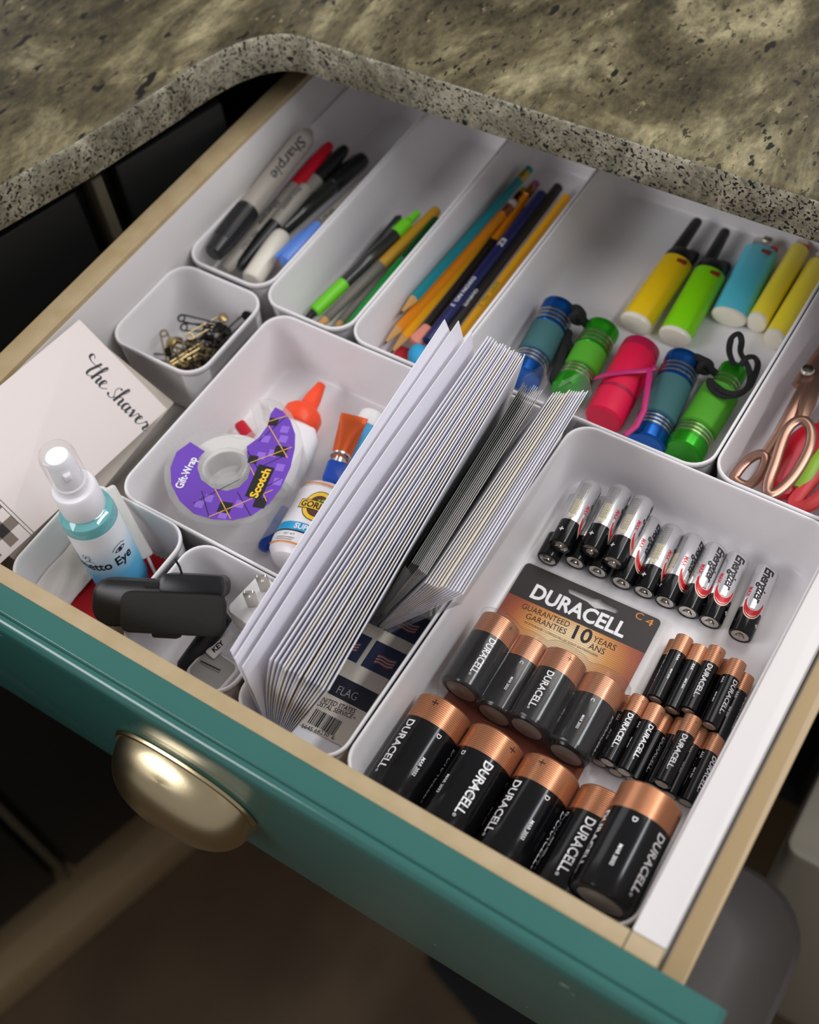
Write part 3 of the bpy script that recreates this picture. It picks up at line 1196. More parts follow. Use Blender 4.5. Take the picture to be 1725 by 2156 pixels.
q.build('clip', 'gold_metal', t)
t, M, L = rod('marker_pen', 'short thick white marker at the front of the bin', 'marker', at(528, 592, 26), at(595, 494, 26),
              [('barrel', 'marker_white', [(0, 0), (6.5, .5), (7.9, 2.5), (8.1, 40), (7.9, -4), (6.5, -.8), (0, -.1)])], G)
t, M, L = rod('marker_pen', 'grey marker with a light blue clip cap, half on the white marker', 'marker', at(598, 552, 36), at(772, 388, 26),
              [('cap', 'marker_blue', [(0, 0), (4.6, .4), (5.6, 3), (6.6, 30), (6.9, 43), (6.2, 43.5)]),
               ('barrel', 'marker_grey', [(6.0, 42), (5.9, 44), (5.9, -3), (5.2, -.5), (0, -.1)])], G)
q = MB()
q.rbox(-8.2, -5.0, -L / 2 - 1, -L / 2 + 33, 1.0, 3.2, .8, .6)
q.build('clip', 'marker_blue', t)
wrap_text(t, 'ink_black', 'Sharpie', 4.2, 5.95, 10, 10, 26, 0.01, 0.2)
rod('marker_pen', 'orange-red marker cap at the bottom of the bin below the light blue cap', 'marker', at(588, 596, 13), at(680, 495, 13),
    [('cap', 'marker_orange', [(0, 0), (3.6, .4), (5, 4), (5.9, 40), (5.4, 41)]), ('barrel', 'marker_grey', [(5.2, 40), (5.7, 41), (5.7, -3), (0, -.1)])], G)
rod('marker_pen', 'marker with a small red end peeking out under the fat black cap', 'marker', at(430, 545, 16), at(560, 400, 14),
    [('cap', 'marker_red', [(0, 0), (3.6, .4), (5, 4), (5.8, 40), (5.4, 41)]), ('barrel', 'marker_grey', [(5.2, 40), (5.6, 41), (5.6, -3), (0, -.1)])], G)

G = 'pens and pencils in the second bin'
t, M, L = rod('gel_pen', 'dark pen with lime green grip and lime green end', 'pen', at(635, 682, 12), at(882, 446, 24),
              [('tip', 'marker_black', [(0, 0), (1.4, .5), (2.2, 6), (3.6, 14), (4.1, 15)]),
               ('grip', 'pen_lime', [(3.9, 13), (4.9, 14), (5.0, 18), (5.0, 44), (4.6, 46)]),
               ('barrel', 'pen_smoke', [(4.4, 45), (4.8, 46), (4.8, -26), (4.2, -25)]),
               ('end_cap', 'pen_lime', [(4.2, -26.5), (5.0, -26), (4.8, -13), (3.0, -11), (2.6, -1), (0, -.1)])], G)
rod('gel_pen', 'thin black pen lying against the left bin wall behind the lime pen', 'pen', at(735, 585, 10), at(846, 452, 24),
    [('barrel', 'marker_black', [(0, 0), (2.2, 1), (3.2, 8), (3.2, -4), (0, -.1)])], G)
rod('coloured_pencil', 'grey pencil with a mustard back half and a bare wood tip', 'pencil', at(660, 698, 10), at(922, 441, 22),
    [('tip', 'wood_raw', [(0, 0), (.6, .2), (3.4, 13), (3.4, 14)]), ('shaft', 'pen_grey', [(3.4, 13.5), (3.7, 14), (3.7, -64), (3.6, -63.8)]),
     ('end_section', 'pen_gold', [(3.6, -64.5), (4.0, -64), (4.2, -3), (3.4, -.5), (0, -.1)])], G)
rod('coloured_pencil', 'plain grey pencil lying beside the bright green pen', 'pencil', at(696, 708, 7), at(880, 490, 9),
    [('tip', 'wood_raw', [(0, 0), (.6, .2), (3.4, 13), (3.4, 14)]), ('shaft', 'pen_grey', [(3.4, 13.5), (3.7, 14), (3.7, -3), (0, -.1)])], G)
rod('felt_pen', 'bright green pen along the right wall of the bin', 'pen', at(722, 706, 10), at(922, 462, 20),
    [('barrel', 'pen_green', [(0, 0), (2.5, .3), (4.2, 5), (4.5, 76), (4.2, 77)]), ('cap', 'pen_green_dark', [(4.2, 76), (4.9, 77), (4.7, -3), (3, -.4), (0, -.1)])], G)

G = 'pencils in the third bin'


def pencil(label, near, far, body, r=3.7, ferrule=None, eraser=None, tip=True, name='pencil'):
    parts = []
    if tip:
        parts += [('lead', 'lead', [(0, 0), (.9, 4.2), (.9, 4.6)]), ('sharpened_wood', 'wood_raw', [(.85, 4), (r * .97, 18.5), (r * .95, 19)])]
    s0 = 18 if tip else 0
    if eraser:
        parts += [('shaft', body, [(0, s0), (r, s0 + .5), (r, -17), (r * .9, -16.8)]), ('ferrule', ferrule, [(r * .9, -17.5), (r * 1.06, -17), (r * 1.0, -13), (r * 1.06, -12), (r * 1.06, -7), (r * .9, -6.8)]),
                  ('eraser', eraser, [(r * .9, -8), (r * .97, -7), (r * .95, -1.5), (r * .6, -.2), (0, -.1)])]
    else:
        parts += [('shaft', body, [(0, s0), (r, s0 + .5), (r, -1), (r * .8, -.2), (0, -.1)])]
    return rod(name, label, 'pencil', near, far, parts, G, seg=6 if r < 4 else 20)


pencil('teal pencil with a worn teal eraser, on the left of its bin', at(840, 664, 27), at(1117, 354, 20), 'pencil_teal', 3.8, 'ferrule_gold', 'eraser_teal')
pencil('orange pencil with a white eraser, lying on top of the yellow one', at(806, 728, 20), at(1084, 424, 18), 'pencil_orange', 3.7, 'ferrule_copper', 'eraser_white')
pencil('golden yellow pencil under the orange one, point to the front', at(821, 747, 14), at(1106, 398, 10), 'pencil_yellow', 3.7, 'ferrule_copper', 'eraser_yellow')
pencil('black pencil left of the navy one, mostly in its shade', at(884, 708, 12), at(1098, 432, 12), 'pencil_black', 3.8, tip=False)
t, M, L = pencil('navy blue pencil with white print along it', at(900, 720, 19), at(1143, 408, 16), 'pencil_navy', 4.2, tip=False)
wrap_text(t, 'ink_white', 'DIXON NO. 2', 2.6, 4.25, -L / 2 + 66, 2, 32, 0.01)
wrap_text(t, 'ink_white', 'EZ', 4.0, 4.25, -L / 2 + 110, 2, 8, 0.01)
t, M, L = pencil('black pencil between the navy and the right-hand yellow pencil', at(942, 700, 14), at(1177, 393, 14), 'pencil_black', 4.1, tip=False)
wrap_text(t, 'ink_white', 'GRAPHITE', 2.2, 4.15, -L / 2 + 42, 0, 18, 0.01)
t, M, L = pencil('yellow pencil against the right bin wall with green print', at(955, 724, 10), at(1195, 414, 14), 'pencil_yellow', 3.9, tip=False)
wrap_text(t, 'pen_green', 'SOFT  No. 2', 2.8, 3.6, -L / 2 + 62, 0, 26, 0.01)
pencil('pencil with a purple eraser, hidden under the navy one', at(905, 690, 7), at(1131, 383, 16), 'pencil_orange', 3.6, 'ferrule_copper', 'eraser_purple', tip=False)

p = at(888, 706, 15)
o = MB()
o.rbox(-5, 5, -9, 9, -4, 4, 3, 2)
o = o.build('pink_eraser', 'eraser_pink', mtx=T(p.x, p.y, 14) @ RZ(-8) @ RY(12))
tag(o, 'small worn pink eraser between the pencil points and the envelopes', 'eraser', 'loose erasers in the pencil bin')
p = at(880, 752, 12)
o = MB()
o.lathe([(0, -9), (4, -8), (6.5, -4), (6.8, 2), (5.4, 6), (3.0, 9), (0, 10)], 20, squash=.8)
o = o.build('pencil_cap_eraser', 'eraser_blue', mtx=T(p.x, p.y, 14) @ RZ(30))
tag(o, 'bright blue cap eraser at the front of the pencil bin', 'eraser', 'loose erasers in the pencil bin')
p = at(845, 752, 5)
o = MB()
o.rbox(-13, 22, -6, 6, 0, 6, 3, 2)
o = o.build('red_eraser', 'eraser_red', mtx=T(p.x + 6, p.y + 4, 0.4) @ RZ(4))
tag(o, 'flat red eraser on the floor of the pencil bin under the pencil points', 'eraser', 'loose erasers in the pencil bin')

# ------------------------------------------------------------------ lighters
mat('lighter_yellow', '#f0c818', 0.3)
mat('lighter_lemon', '#f6e23c', 0.3)
mat('lighter_lime', '#86dc10', 0.3)
mat('lighter_cyan', '#58c7dc', 0.3)
mat('lighter_base', '#eee7d4', 0.25)
mat('sticker', '#7d2f16', 0.5)


def oval(a, b_, n=24):
    return [(a * math.cos(2 * math.pi * i / n), b_ * math.sin(2 * math.pi * i / n)) for i in range(n)]


def lighter(label, near, far, a, b_, body, base, hood, name='lighter', neck=None, roll=0.0):
    """Body along local y with an oval section; base cap at the near end, hood (and neck) at the far one."""
    M = along(near, far, roll)
    L = (Vector(far) - Vector(near)).length
    t = thing(name, label, 'lighter', M, 'lighters in the wide back bin')

    def sec(y, k):
        return [(x * k, y, z * k) for x, z in oval(a, b_)]
    q = MB()
    q.loft([sec(-L / 2 + 3.4, .97), sec(-L / 2 + 3.8, 1), sec(L / 2 - .6, 1), sec(L / 2, .95)])
    q.build('body', body, t)
    q = MB()
    q.loft([sec(-L / 2, .74), sec(-L / 2 + .4, .92), sec(-L / 2 + 1.6, 1.0), sec(-L / 2 + 3.6, 1.0)])
    q.build('base_cap', base, t)
    if neck:
        q = MB()
        q.loft([sec(L / 2 - .2, .97), sec(L / 2 + 5, .96), sec(L / 2 + 9, .86), sec(L / 2 + 11, .6)])
        q.build('hood', hood, t)
        q = MB()
        q.rbox(1.5, a * .95, L / 2 + 4, L / 2 + 15, -3, 3, 3, 1.5)
        q.build('trigger', hood, t)
        q = MB()
        q.tube([(-a * .42, L / 2 + 2, 0), (-a * .45, L / 2 + 14, .5), (-a * .46, L / 2 + neck - 3, 1), (-a * .46, L / 2 + neck, 1)], [6, 4.8, 4.1, 3.4], 14, flat=.8)
        q.build('neck', hood, t)
        q = MB()
        q.rbox(1.2, 8.6, L / 2 - 7, L / 2 - 3.4, b_ * .8, b_ * .99, .8, .3)
        q.build('child_lock_sticker', 'sticker', t)
    return t, M, L


lighter('long-necked yellow lighter with a black hood', at(1336, 684, 9.5), at(1427, 553, 9.5), 11.6, 8.6, 'lighter_yellow', 'lighter_base', 'black_plastic', neck=45)
lighter('long-necked lime green lighter with a black hood', at(1419, 713, 9.5), at(1495, 578, 9.5), 11.6, 8.6, 'lighter_lime', 'lighter_base', 'black_plastic', neck=45)
t, M, L = lighter('sky blue lighter with a metal hood and a red button', at(1533, 672, 8.5), at(1603, 530, 8.5), 12.4, 7.6, 'lighter_cyan', 'lighter_base', 'steel')
q = MB()
q.rbox(-8, 6, L / 2 - .5, L / 2 + 10, -5, 5, 4, 1.5)
q.build('metal_hood', 'steel', t)
q = MB()
q.rbox(5.5, 11, L / 2 - .5, L / 2 + 6, -4, 4, 2.5, 1.5)
q.build('button', 'marker_red', t)
q = MB()
q.lathe([(0, -3), (3.2, -3), (3.6, -2), (3.6, 2), (3.2, 3), (0, 3)], 16, M=T(1.5, L / 2 + 8, 3.5) @ RZ(90))
q.build('spark_wheel', 'steel_dull', t)
q = MB()
q.rbox(0, 8, L / 2 - 8, L / 2 - 4, 5.2, 7.5, .8, .3)
q.build('child_lock_sticker', 'sticker', t)
for lb, a_, b2 in (('slim lemon yellow lighter with a red button, beside the blue one', (1592, 683), (1683, 530)), ('slim lemon yellow lighter at the right wall of its bin', (1628, 718), (1722, 560))):
    t, M, L = lighter(lb, at(*a_, 9), at(*b2, 9), 7.3, 8.4, 'lighter_lemon', 'lighter_base', 'steel')
    q = MB()
    q.rbox(-3, 6, L / 2 - .5, L / 2 + 5, -4, 5, 2.5, 1.5)
    q.build('button', 'marker_red', t)
    q = MB()
    q.rbox(-5, 4, L / 2 + 3, L / 2 + 10, -5, 4, 3, 1)
    q.build('metal_hood', 'steel', t)

# ------------------------------------------------------------------ small torches
mat('torch_blue', '#1757a8', 0.22, 0.75)
mat('torch_green', '#2c9a1c', 0.22, 0.6)
mat('torch_lime_grip', '#4a9c1c', 0.7, bump=(900, 0.4))
mat('torch_teal_grip', '#3a6669', 0.8, bump=(900, 0.4))
mat('torch_pink', '#dd0840', 0.6)
mat('torch_pink_dark', '#a3123f', 0.4)
mat('torch_ring', '#c9c2a4', 0.25, 0.9)
mat('cord_black', '#101010', 0.8)
mat('strap_pink', '#b8246a', 0.4)


def torch(label, near, far, r, body, grip, tail=1.0, roll=0.0):
    M = along(near, far, roll)
    L = (Vector(far) - Vector(near)).length
    t = thing('pocket_torch', label, 'torch', M, 'small torches in the wide back bin')
    h = L / 2
    q = MB()
    q.lathe([(0, -h), (r * .9, -h), (r, -h + 1.2), (r, -h + 9), (r * .94, -h + 10), (r * .94, -h + 20), (r * .88, -h + 21), (r * .88, -h + 22)], 32)
    q.build('head', body, t)
    q = MB()
    q.lathe([(r * .88, -h + 21), (r * .97, -h + 22), (r * .97, h - 25), (r * .88, h - 24)], 32)
    q.build('grip', grip, t)
    k = tail
    q = MB()
    q.lathe([(r * .86, h - 25), (r * .95 * k, h - 24), (r * .95 * k, h - 8), (r * .98 * k, h - 7), (r * .98 * k, h - 2.5), (r * .82 * k, h - .5), (r * .5, h), (0, h)], 32)
    q.build('tail', body, t)
    for y in (-h + 12, -h + 15, -h + 18, h - 21, h - 17.5, h - 14):
        rr_ = r * (.955 if y < 0 else .965 * k)
        q = MB()
        q.lathe([(rr_ - .5, y - .8), (rr_ + .25, y - .5), (rr_ + .25, y + .5), (rr_ - .5, y + .8)], 32)
        q.build('ring', 'torch_ring', t)
    q = MB()
    q.tube([(2.5 * math.cos(a), h + .5 + 2.4 * math.sin(a), 2) for a in [math.pi * 2 * i / 12 for i in range(12)]], .7, 6, closed=True)
    q.build('key_ring', 'steel', t)
    return t, M, L


torch('blue torch with a teal grip, leftmost in the bin', at(1098, 800, 13.2), at(1181, 646, 13.2), 12.9, 'torch_blue', 'torch_teal_grip')
torch('green torch half hidden behind the envelopes', at(1195, 830, 13), at(1272, 690, 13), 12.4, 'torch_green', 'torch_lime_grip')
torch('blue torch with a teal grip, between the pink and the green ones', at(1358, 940, 13.4), at(1443, 756, 13.4), 13.1, 'torch_blue', 'torch_teal_grip')
torch('green torch with a black cord looped over its thin tail, rightmost', at(1437, 958, 13.6), at(1548, 776, 13.6), 13.3, 'torch_green', 'torch_lime_grip', .72)
M = along(at(1270, 886, 14), at(1352, 732, 14))
t = thing('pink_torch', 'hot pink torch with a dark band and a magenta strap', 'torch', M, 'small torches in the wide back bin')
L = (at(1270, 886, 14) - at(1352, 732, 14)).length
h = L / 2
q = MB()
q.lathe([(0, -h), (11.2, -h), (13.0, -h + 1.5), (13.4, -h + 20), (13.4, h - 9), (12.8, h - 8)], 32)
q.build('body', 'torch_pink', t)
q = MB()
q.lathe([(13.0, -h + 20), (13.6, -h + 20.3), (13.6, -h + 22.8), (13.0, -h + 23.1)], 32)
q.build('band', 'torch_pink_dark', t)
q = MB()
q.lathe([(12.6, h - 9), (13.6, h - 8.4), (13.2, h - 1.5), (11.6, h - .2), (0, h)], 32)
q.build('tail', 'torch_pink_dark', t)
inv = M.inverted()


def local(inv, pts):
    return [inv @ at(u, v, z) for u, v, z in pts]


q = MB()
q.tube(local(inv, [(1375, 770, 14), (1377, 777, 28), (1362, 780, 29), (1320, 783, 29), (1280, 788, 28), (1256, 796, 23), (1250, 800, 14)]), 2.0, 8, flat=.5)
q.tube(local(inv, [(1366, 776, 29), (1368, 790, 30), (1362, 830, 30), (1356, 865, 30), (1340, 897, 29), (1318, 915, 28), (1306, 921, 23)]), 2.0, 8, flat=.5)
o = q.build('strap', 'strap_pink', t)


def cord(label, pts, r, m='cord_black', name='wrist_cord', flat=1.0, n=5, cat='cord'):
    """A loose cord through (u, v, z) points, smoothed."""
    P = [at(*p) for p in pts]
    P = [P[0] * 2 - P[1]] + P + [P[-1] * 2 - P[-2]]
    c = []
    for i in range(1, len(P) - 2):
        for k in range(n):
            t_ = k / n
            a_, b2, d, e = P[i - 1], P[i], P[i + 1], P[i + 2]
            c.append(0.5 * ((2 * b2) + (d - a_) * t_ + (2 * a_ - 5 * b2 + 4 * d - e) * t_ ** 2 + (3 * b2 - a_ - 3 * d + e) * t_ ** 3))
    c.append(P[-2])
    o_ = c[0].copy()
    q = MB()
    q.tube([p - o_ for p in c], r, 8, flat=flat)
    ob = q.build(name, m, mtx=T(*o_))
    return tag(ob, label, cat, 'wrist cords of the torches')


cord('black wrist cord looped round the tail of the rightmost green torch',
     [(1546, 770, 27), (1536, 740, 34), (1541, 712, 42), (1556, 703, 46), (1562, 718, 44), (1560, 742, 36), (1572, 765, 31), (1580, 790, 30), (1575, 815, 29), (1552, 832, 29), (1520, 833, 28),
      (1498, 818, 28), (1494, 800, 28), (1508, 812, 29), (1530, 826, 30), (1555, 828, 30), (1578, 814, 31), (1592, 785, 30), (1596, 765, 30), (1588, 752, 32), (1572, 754, 34), (1560, 770, 30)], 2.1, flat=.6)
cord('black wrist cord bunched between the blue torch tail and the green one', [(1448, 762, 15), (1462, 752, 22), (1480, 758, 24), (1496, 768, 22), (1490, 782, 18), (1474, 778, 22), (1484, 764, 26), (1500, 780, 20), (1512, 790, 16)], 2.6)
cord('black wrist cord bunched beside the tail of the leftmost torch', [(1200, 652, 16), (1214, 650, 22), (1226, 662, 22), (1222, 676, 18), (1208, 672, 22), (1216, 660, 27), (1230, 676, 20), (1240, 690, 13)], 3.2)
cord('black wrist cord hanging in the gap between the leftmost and the green torch', [(1196, 700, 12), (1186, 740, 14), (1178, 770, 16), (1168, 800, 14), (1180, 812, 12), (1196, 790, 16), (1206, 768, 12), (1200, 735, 12), (1192, 720, 16)], 3.6)

# ------------------------------------------------------------------ scissors
mat('rose_gold', '#a27d6d', 0.3, 0.85)
mat('handle_red', '#c8142c', 0.4)
mat('handle_coral', '#e0484c', 0.4)
mat('handle_lime', '#8fb83a', 0.4)
mat('handle_magenta', '#b8205e', 0.4)


def ringpath(pts):
    P = [at(*p) for p in pts]
    n = len(P)
    c = []
    for i in range(n):
        for k in range(5):
            t_ = k / 5
            a_, b2, d, e = P[i - 1], P[i], P[(i + 1) % n], P[(i + 2) % n]
            c.append(0.5 * ((2 * b2) + (d - a_) * t_ + (2 * a_ - 5 * b2 + 4 * d - e) * t_ ** 2 + (3 * b2 - a_ - 3 * d + e) * t_ ** 3))
    return c


def scissors(label, rings, shanks, m, r, pivot=None, blade=None, group='scissors in the right-hand bin'):
    o_ = at(*rings[0][0])
    t = thing('scissors', label, 'scissors', T(*o_), group)
    for pts in rings:
        q = MB()
        q.tube([p - o_ for p in ringpath(pts)], r, 10, closed=True, flat=.75)
        q.build('finger_ring', m, t)
    for pts in shanks:
        q = MB()
        P = [at(*p[:3]) - o_ for p in pts]
        q.tube(P, [p[3] for p in pts], 10, flat=.6)
        q.build('shank', m, t)
    if pivot:
        p = at(*pivot) - o_
        q = MB()
        q.lathe([(0, -1), (4.2, -1), (4.4, 0), (3.4, 1.4), (0, 2)], 20, axis='Z', M=T(*p))
        q.build('pivot_screw', 'steel', t)
    if blade:
        for pts in blade:
            q = MB()
            P = [at(*p[:3]) - o_ for p in pts]
            q.tube(P, [p[3] for p in pts], 8, flat=.3)
            q.build('blade', m, t)
    return t


scissors('rose gold metal scissors standing handles forward', [
    [(1618, 1040, 40), (1640, 1034, 40), (1672, 1002, 41), (1700, 955, 43), (1709, 920, 44), (1704, 895, 45), (1690, 884, 45), (1672, 890, 44), (1656, 908, 43), (1643, 940, 42), (1632, 975, 41), (1618, 1015, 40)],
    [(1548, 1010, 27), (1575, 1022, 27), (1600, 1000, 30), (1612, 975, 33), (1610, 958, 34), (1594, 958, 33), (1572, 972, 30), (1552, 995, 28)]],
    [[(1690, 884, 45, 3), (1700, 850, 45, 5.2), (1712, 815, 43, 5.5), (1728, 780, 40, 5)], [(1610, 958, 34, 3), (1640, 915, 38, 3.6), (1668, 868, 41, 4.4), (1690, 830, 42, 5), (1715, 790, 40, 5)]],
    'rose_gold', 3.3, (1701, 779, 46), [[(1695, 820, 41, 9), (1722, 778, 39, 8.5), (1760, 720, 34, 7), (1850, 590, 20, 1)]])
scissors('scissors with bright red handles under the rose gold pair', [
    [(1650, 1030, 16), (1690, 1000, 18), (1722, 950, 20), (1720, 915, 20), (1690, 925, 20), (1655, 975, 18), (1635, 1015, 16)]],
    [[(1720, 920, 20, 4), (1745, 880, 20, 4.5), (1800, 790, 14, 3)]], 'handle_red', 7.5)
scissors('scissors with coral red and lime handles at the edge of the photo', [
    [(1672, 1062, 20), (1700, 1066, 22), (1735, 1040, 24), (1765, 1000, 25), (1760, 970, 25), (1730, 990, 24), (1690, 1035, 22)]],
    [[(1760, 970, 25, 4), (1790, 930, 24, 4), (1850, 850, 12, 3)]], 'handle_coral', 4.6)
o = MB()
P = [at(*p) for p in ((1684, 1030, 22), (1700, 1008, 24), (1718, 975, 26), (1740, 945, 26))]
o.tube([p - P[0] for p in P], [4.2, 4.6, 4.4, 4], 10, flat=.7)
o = o.build('lime_scissor_handle', 'handle_lime', mtx=T(*P[0]))  # a lime handle from a pair of children's scissors
tag(o, 'lime green handle lying beside the rose gold scissors', 'handle')
o = MB()
P = [at(*p) for p in ((1668, 1028, 12), (1690, 990, 14), (1712, 950, 15), (1740, 905, 14))]
o.tube([p - P[0] for p in P], [4.2, 4.6, 4.4, 4], 10, flat=.7)
o = o.build('magenta_scissor_handle', 'handle_magenta', mtx=T(*P[0]))  # a magenta handle from a pair of children's scissors
tag(o, 'magenta handle low between the red and the lime handles', 'handle')

# ------------------------------------------------------------------ envelopes and cards standing in the narrow bin
mat('card_dark', '#5f645c', 0.3)
mat('card_light', '#bdbab6', 0.6)
mat('stamp_paper', '#cfc6b8', 0.6)
mat('stamp_navy', '#1c1e2c', 0.5)
mat('stamp_blue', '#27304c', 0.5)
mat('stamp_red', '#75333c', 0.5)
mat('stamp_white', '#a89c9c', 0.5)


def sheet(name, label, cat, tf, tb, bf, bb, th, m, group, bow=0.0, sag=0.0, thin=None, bow_back=None):
    """A stiff paper sheet standing on edge. tf/tb: top corners front/back, bf/bb: bottom corners (mm)."""
    tf, tb, bf, bb = map(Vector, (tf, tb, bf, bb))
    bf.z = bb.z = 2.6
    o_ = (bf + bb) / 2
    q = MB()
    rings = []
    NS, NZ = 8, 6
    for i in range(NS + 1):
        s_ = i / NS
        t_, b_ = tf.lerp(tb, s_), bf.lerp(bb, s_)
        nx = Vector((1, 0, -(t_.x - b_.x) / max(1, t_.z - b_.z))).normalized()
        front, back = [], []
        for j in range(NZ + 1):
            k = j / NZ
            p = b_.lerp(t_, k) + nx * ((bow + ((bow if bow_back is None else bow_back) - bow) * s_) * math.sin(math.pi * k) + sag * math.sin(math.pi * s_) * k) - o_
            w = ((thin or th) + (th - (thin or th)) * k ** .7) / 2 * (0.55 if j in (0, NZ) else 1)
            front.append(tuple(p - nx * w))
            back.append(tuple(p + nx * w))
        rings.append(front + back[::-1])
    q.loft(rings)
    ob = q.build(name, m, mtx=T(*o_), sharp=50)
    return tag(ob, label, cat, group)


rnd = random.Random(11)
# three big loose envelopes on the left
for i, (lb, tf, tb, bf, bb, sag, bk) in enumerate((
        ('leftmost large white envelope, its long side facing the tape dispenser', (-200.5, -186.5, 105), (-223, 59, 105), (-203.2, -184, 1), (-203.6, 50, 1), -1.0, 7.5),
        ('second large white envelope from the left, leaning away from the first', (-196, -189, 105), (-215, 62, 105), (-202.0, -184, 1), (-202.4, 51, 1), -1.5, 4.5),
        ('third large white envelope from the left, just before the fanned stack', (-189.5, -191, 105), (-203.5, 58, 105), (-200.8, -185, 1), (-201.2, 50, 1), -2.5, 1.2))):
    sheet('envelope', lb, 'envelope', tf, tb, bf, bb, 0.7, 'paper_white', 'large loose envelopes', 0.6, sag, .4, bk)
# the fanned stack
ORD = ('leftmost', 'second', 'third', 'fourth', 'fifth', 'sixth', 'seventh', 'eighth', 'ninth', 'tenth', 'eleventh', 'twelfth', 'thirteenth', 'fourteenth', 'fifteenth', 'sixteenth', 'seventeenth', 'eighteenth', 'nineteenth', 'rightmost')
N = 17
for i in range(N):
    k = i / (N - 1)
    kk = k ** 0.9
    dz = rnd.uniform(-1.4, 0.8)
    xf = -180.0 + 35.3 * kk + rnd.uniform(-.18, .18)
    xb = -193.5 + 26.8 * kk + rnd.uniform(-.18, .18)
    dy = rnd.uniform(-1.2, 1.0)
    x0_ = -199.0 + 9.3 * k
    xf, xb = x0_ + (xf - x0_) * (104.5 + dz) / 104.5, x0_ + (xb - x0_) * (104.5 + dz) / 104.5
    sheet('envelope', ORD[i] + ' white envelope counted across the fanned stack' if 0 < i < 16 else ('leftmost' if i == 0 else 'rightmost') + ' white envelope of the fanned stack', 'envelope', (xf, -180 + dy, 104.5 + dz), (xb, 60.5 + dy - 4 * k, 104.5 + dz),
          (x0_, -185.5, 1), (x0_, 50, 1), 1.0 + rnd.uniform(-.15, .1), ('paper_white', 'paper_cool', 'paper_cream')[(0, 0, 1, 0, 2)[i % 5]], 'envelopes of the fanned stack', -3.0 * (1 - k) + .3, -1.0, .38)
# grey cards in a clear sleeve
N = 11
for i in range(N):
    k = i / (N - 1)
    dark = i < 5
    xf, xb = -152.3 + 10.6 * k, -161.3 + 12.4 * k
    hf, hb = 94 + rnd.uniform(-1, .6), 94 + rnd.uniform(-1, .6)
    x0_ = -188.6 + 4.0 * k
    xf, xb = x0_ + (xf - x0_) * hf / 94, x0_ + (xb - x0_) * hb / 94
    sheet('card', (ORD[i] + ' dark grey-green card in the clear sleeve') if dark else (ORD[i - 5] + ' thin light grey card in the clear sleeve'), 'card',
          (xf, -91 + (0 if dark else -3 * k), hf), (xb, 46 + rnd.uniform(-2, 2), hb), (x0_, -88, 1), (x0_, 44, 1),
          0.7 if dark else .62, 'card_dark' if dark else 'card_light', 'dark cards in the clear sleeve' if dark else 'grey cards in the clear sleeve', 0, 0, .26)
# cream and white envelopes leaning over to the right
N = 13
for i in range(N):
    k = i / (N - 1)
    cream = i in (1, 3, 4, 5, 6)
    xf, xb = -138.6 + 20.6 * k, -141.8 + 16.8 * k
    dz = (-2.5 if i < 5 else 0) + rnd.uniform(-.8, .6)
    x0_ = -182.8 + 5.2 * k
    xf, xb = x0_ + (xf - x0_) * (95 + dz) / 95, x0_ + (xb - x0_) * (95 + dz) / 95
    sheet('envelope', ('rightmost' if i == 12 else ORD[i]) + (' small envelope, cream, of those leaning over the battery bin' if cream else ' small envelope, white, of those leaning over the battery bin'), 'envelope',
          (xf, -97.5 + 2.8 * k, 95 + dz), (xb, 50 + 7.5 * k + rnd.uniform(-1, 1), 95 + dz), (x0_, -95, 1), (x0_, 54, 1),
          0.82 + rnd.uniform(-.12, .1), 'paper_cream' if cream else 'paper_white', 'small cream envelopes' if cream else 'small white envelopes', 0, 0, .32)


def sleeve(label, x0f, x1f, x0b, x1b, zb, zt, y0, y1, bx0, bx1, ext):
    """Open-topped clear bag round a block of leaning cards."""
    o_ = Vector(((bx0 + bx1) / 2, (y0 + y1) / 2, zb))
    q = MB()
    rings = []
    for k in (0, .5, 1.0):
        z = zb + (zt - zb) * k
        a0, a1 = bx0 + (x0f - bx0) * k, bx1 + (x1f - bx1) * k
        c0, c1 = bx0 + (x0b - bx0) * k, bx1 + (x1b - bx1) * k
        y1_ = y1 + ext * k ** 4
        rings.append([tuple(Vector(p) - o_) for p in ((a0, y0, z), (a0 + (a1 - a0) * .5, y0 - 3 * k, z), (a1, y0, z), (a1, (y0 + y1) / 2, z), (c1, y1, z), ((c0 + c1) / 2, y1_ + 2, z + 3 * k), (c0, y1, z), (a0 * .5 + c0 * .5, (y0 + y1) / 2, z))])
    q.loft(rings, cap0=False, cap1=False)
    return tag(q.build('clear_sleeve', 'film', mtx=T(*o_), sharp=80), label, 'sleeve')


sleeve('clear plastic sleeve round the grey cards', -153.2, -140.8, -162.3, -147.4, 2.4, 97, -96, 50, -189.1, -184.0, 9)
sleeve('clear plastic bag showing behind the small white envelopes', -139.9, -116.8, -143.2, -123.2, 2.4, 92, -99, 59, -183.5, -176.8, 12)

# sheet of stamps on the floor of that bin
MS = axes(at(700, 1500, 1.0), (math.cos(math.radians(2)), math.sin(math.radians(2)), 0), (-math.sin(math.radians(2)), math.cos(math.radians(2)), 0), (0, 0, 1))
st = thing('stamp_sheet', 'sheet of flag stamps with a barcode on the floor of the envelope bin', 'stamps', MS)
bl = on(MS, 708, 1567)
q = MB()
q.rbox(-46, bl[0] + 5.5, bl[1] + .5, bl[1] + 140, -.5, 0, 1.5, .1)
q.build('sheet', 'stamp_paper', st)


def qpx(mb, M, pts, z, mi=0):
    mb.add([(*on(M, *p), z) for p in pts], [tuple(range(len(pts)))], mi)


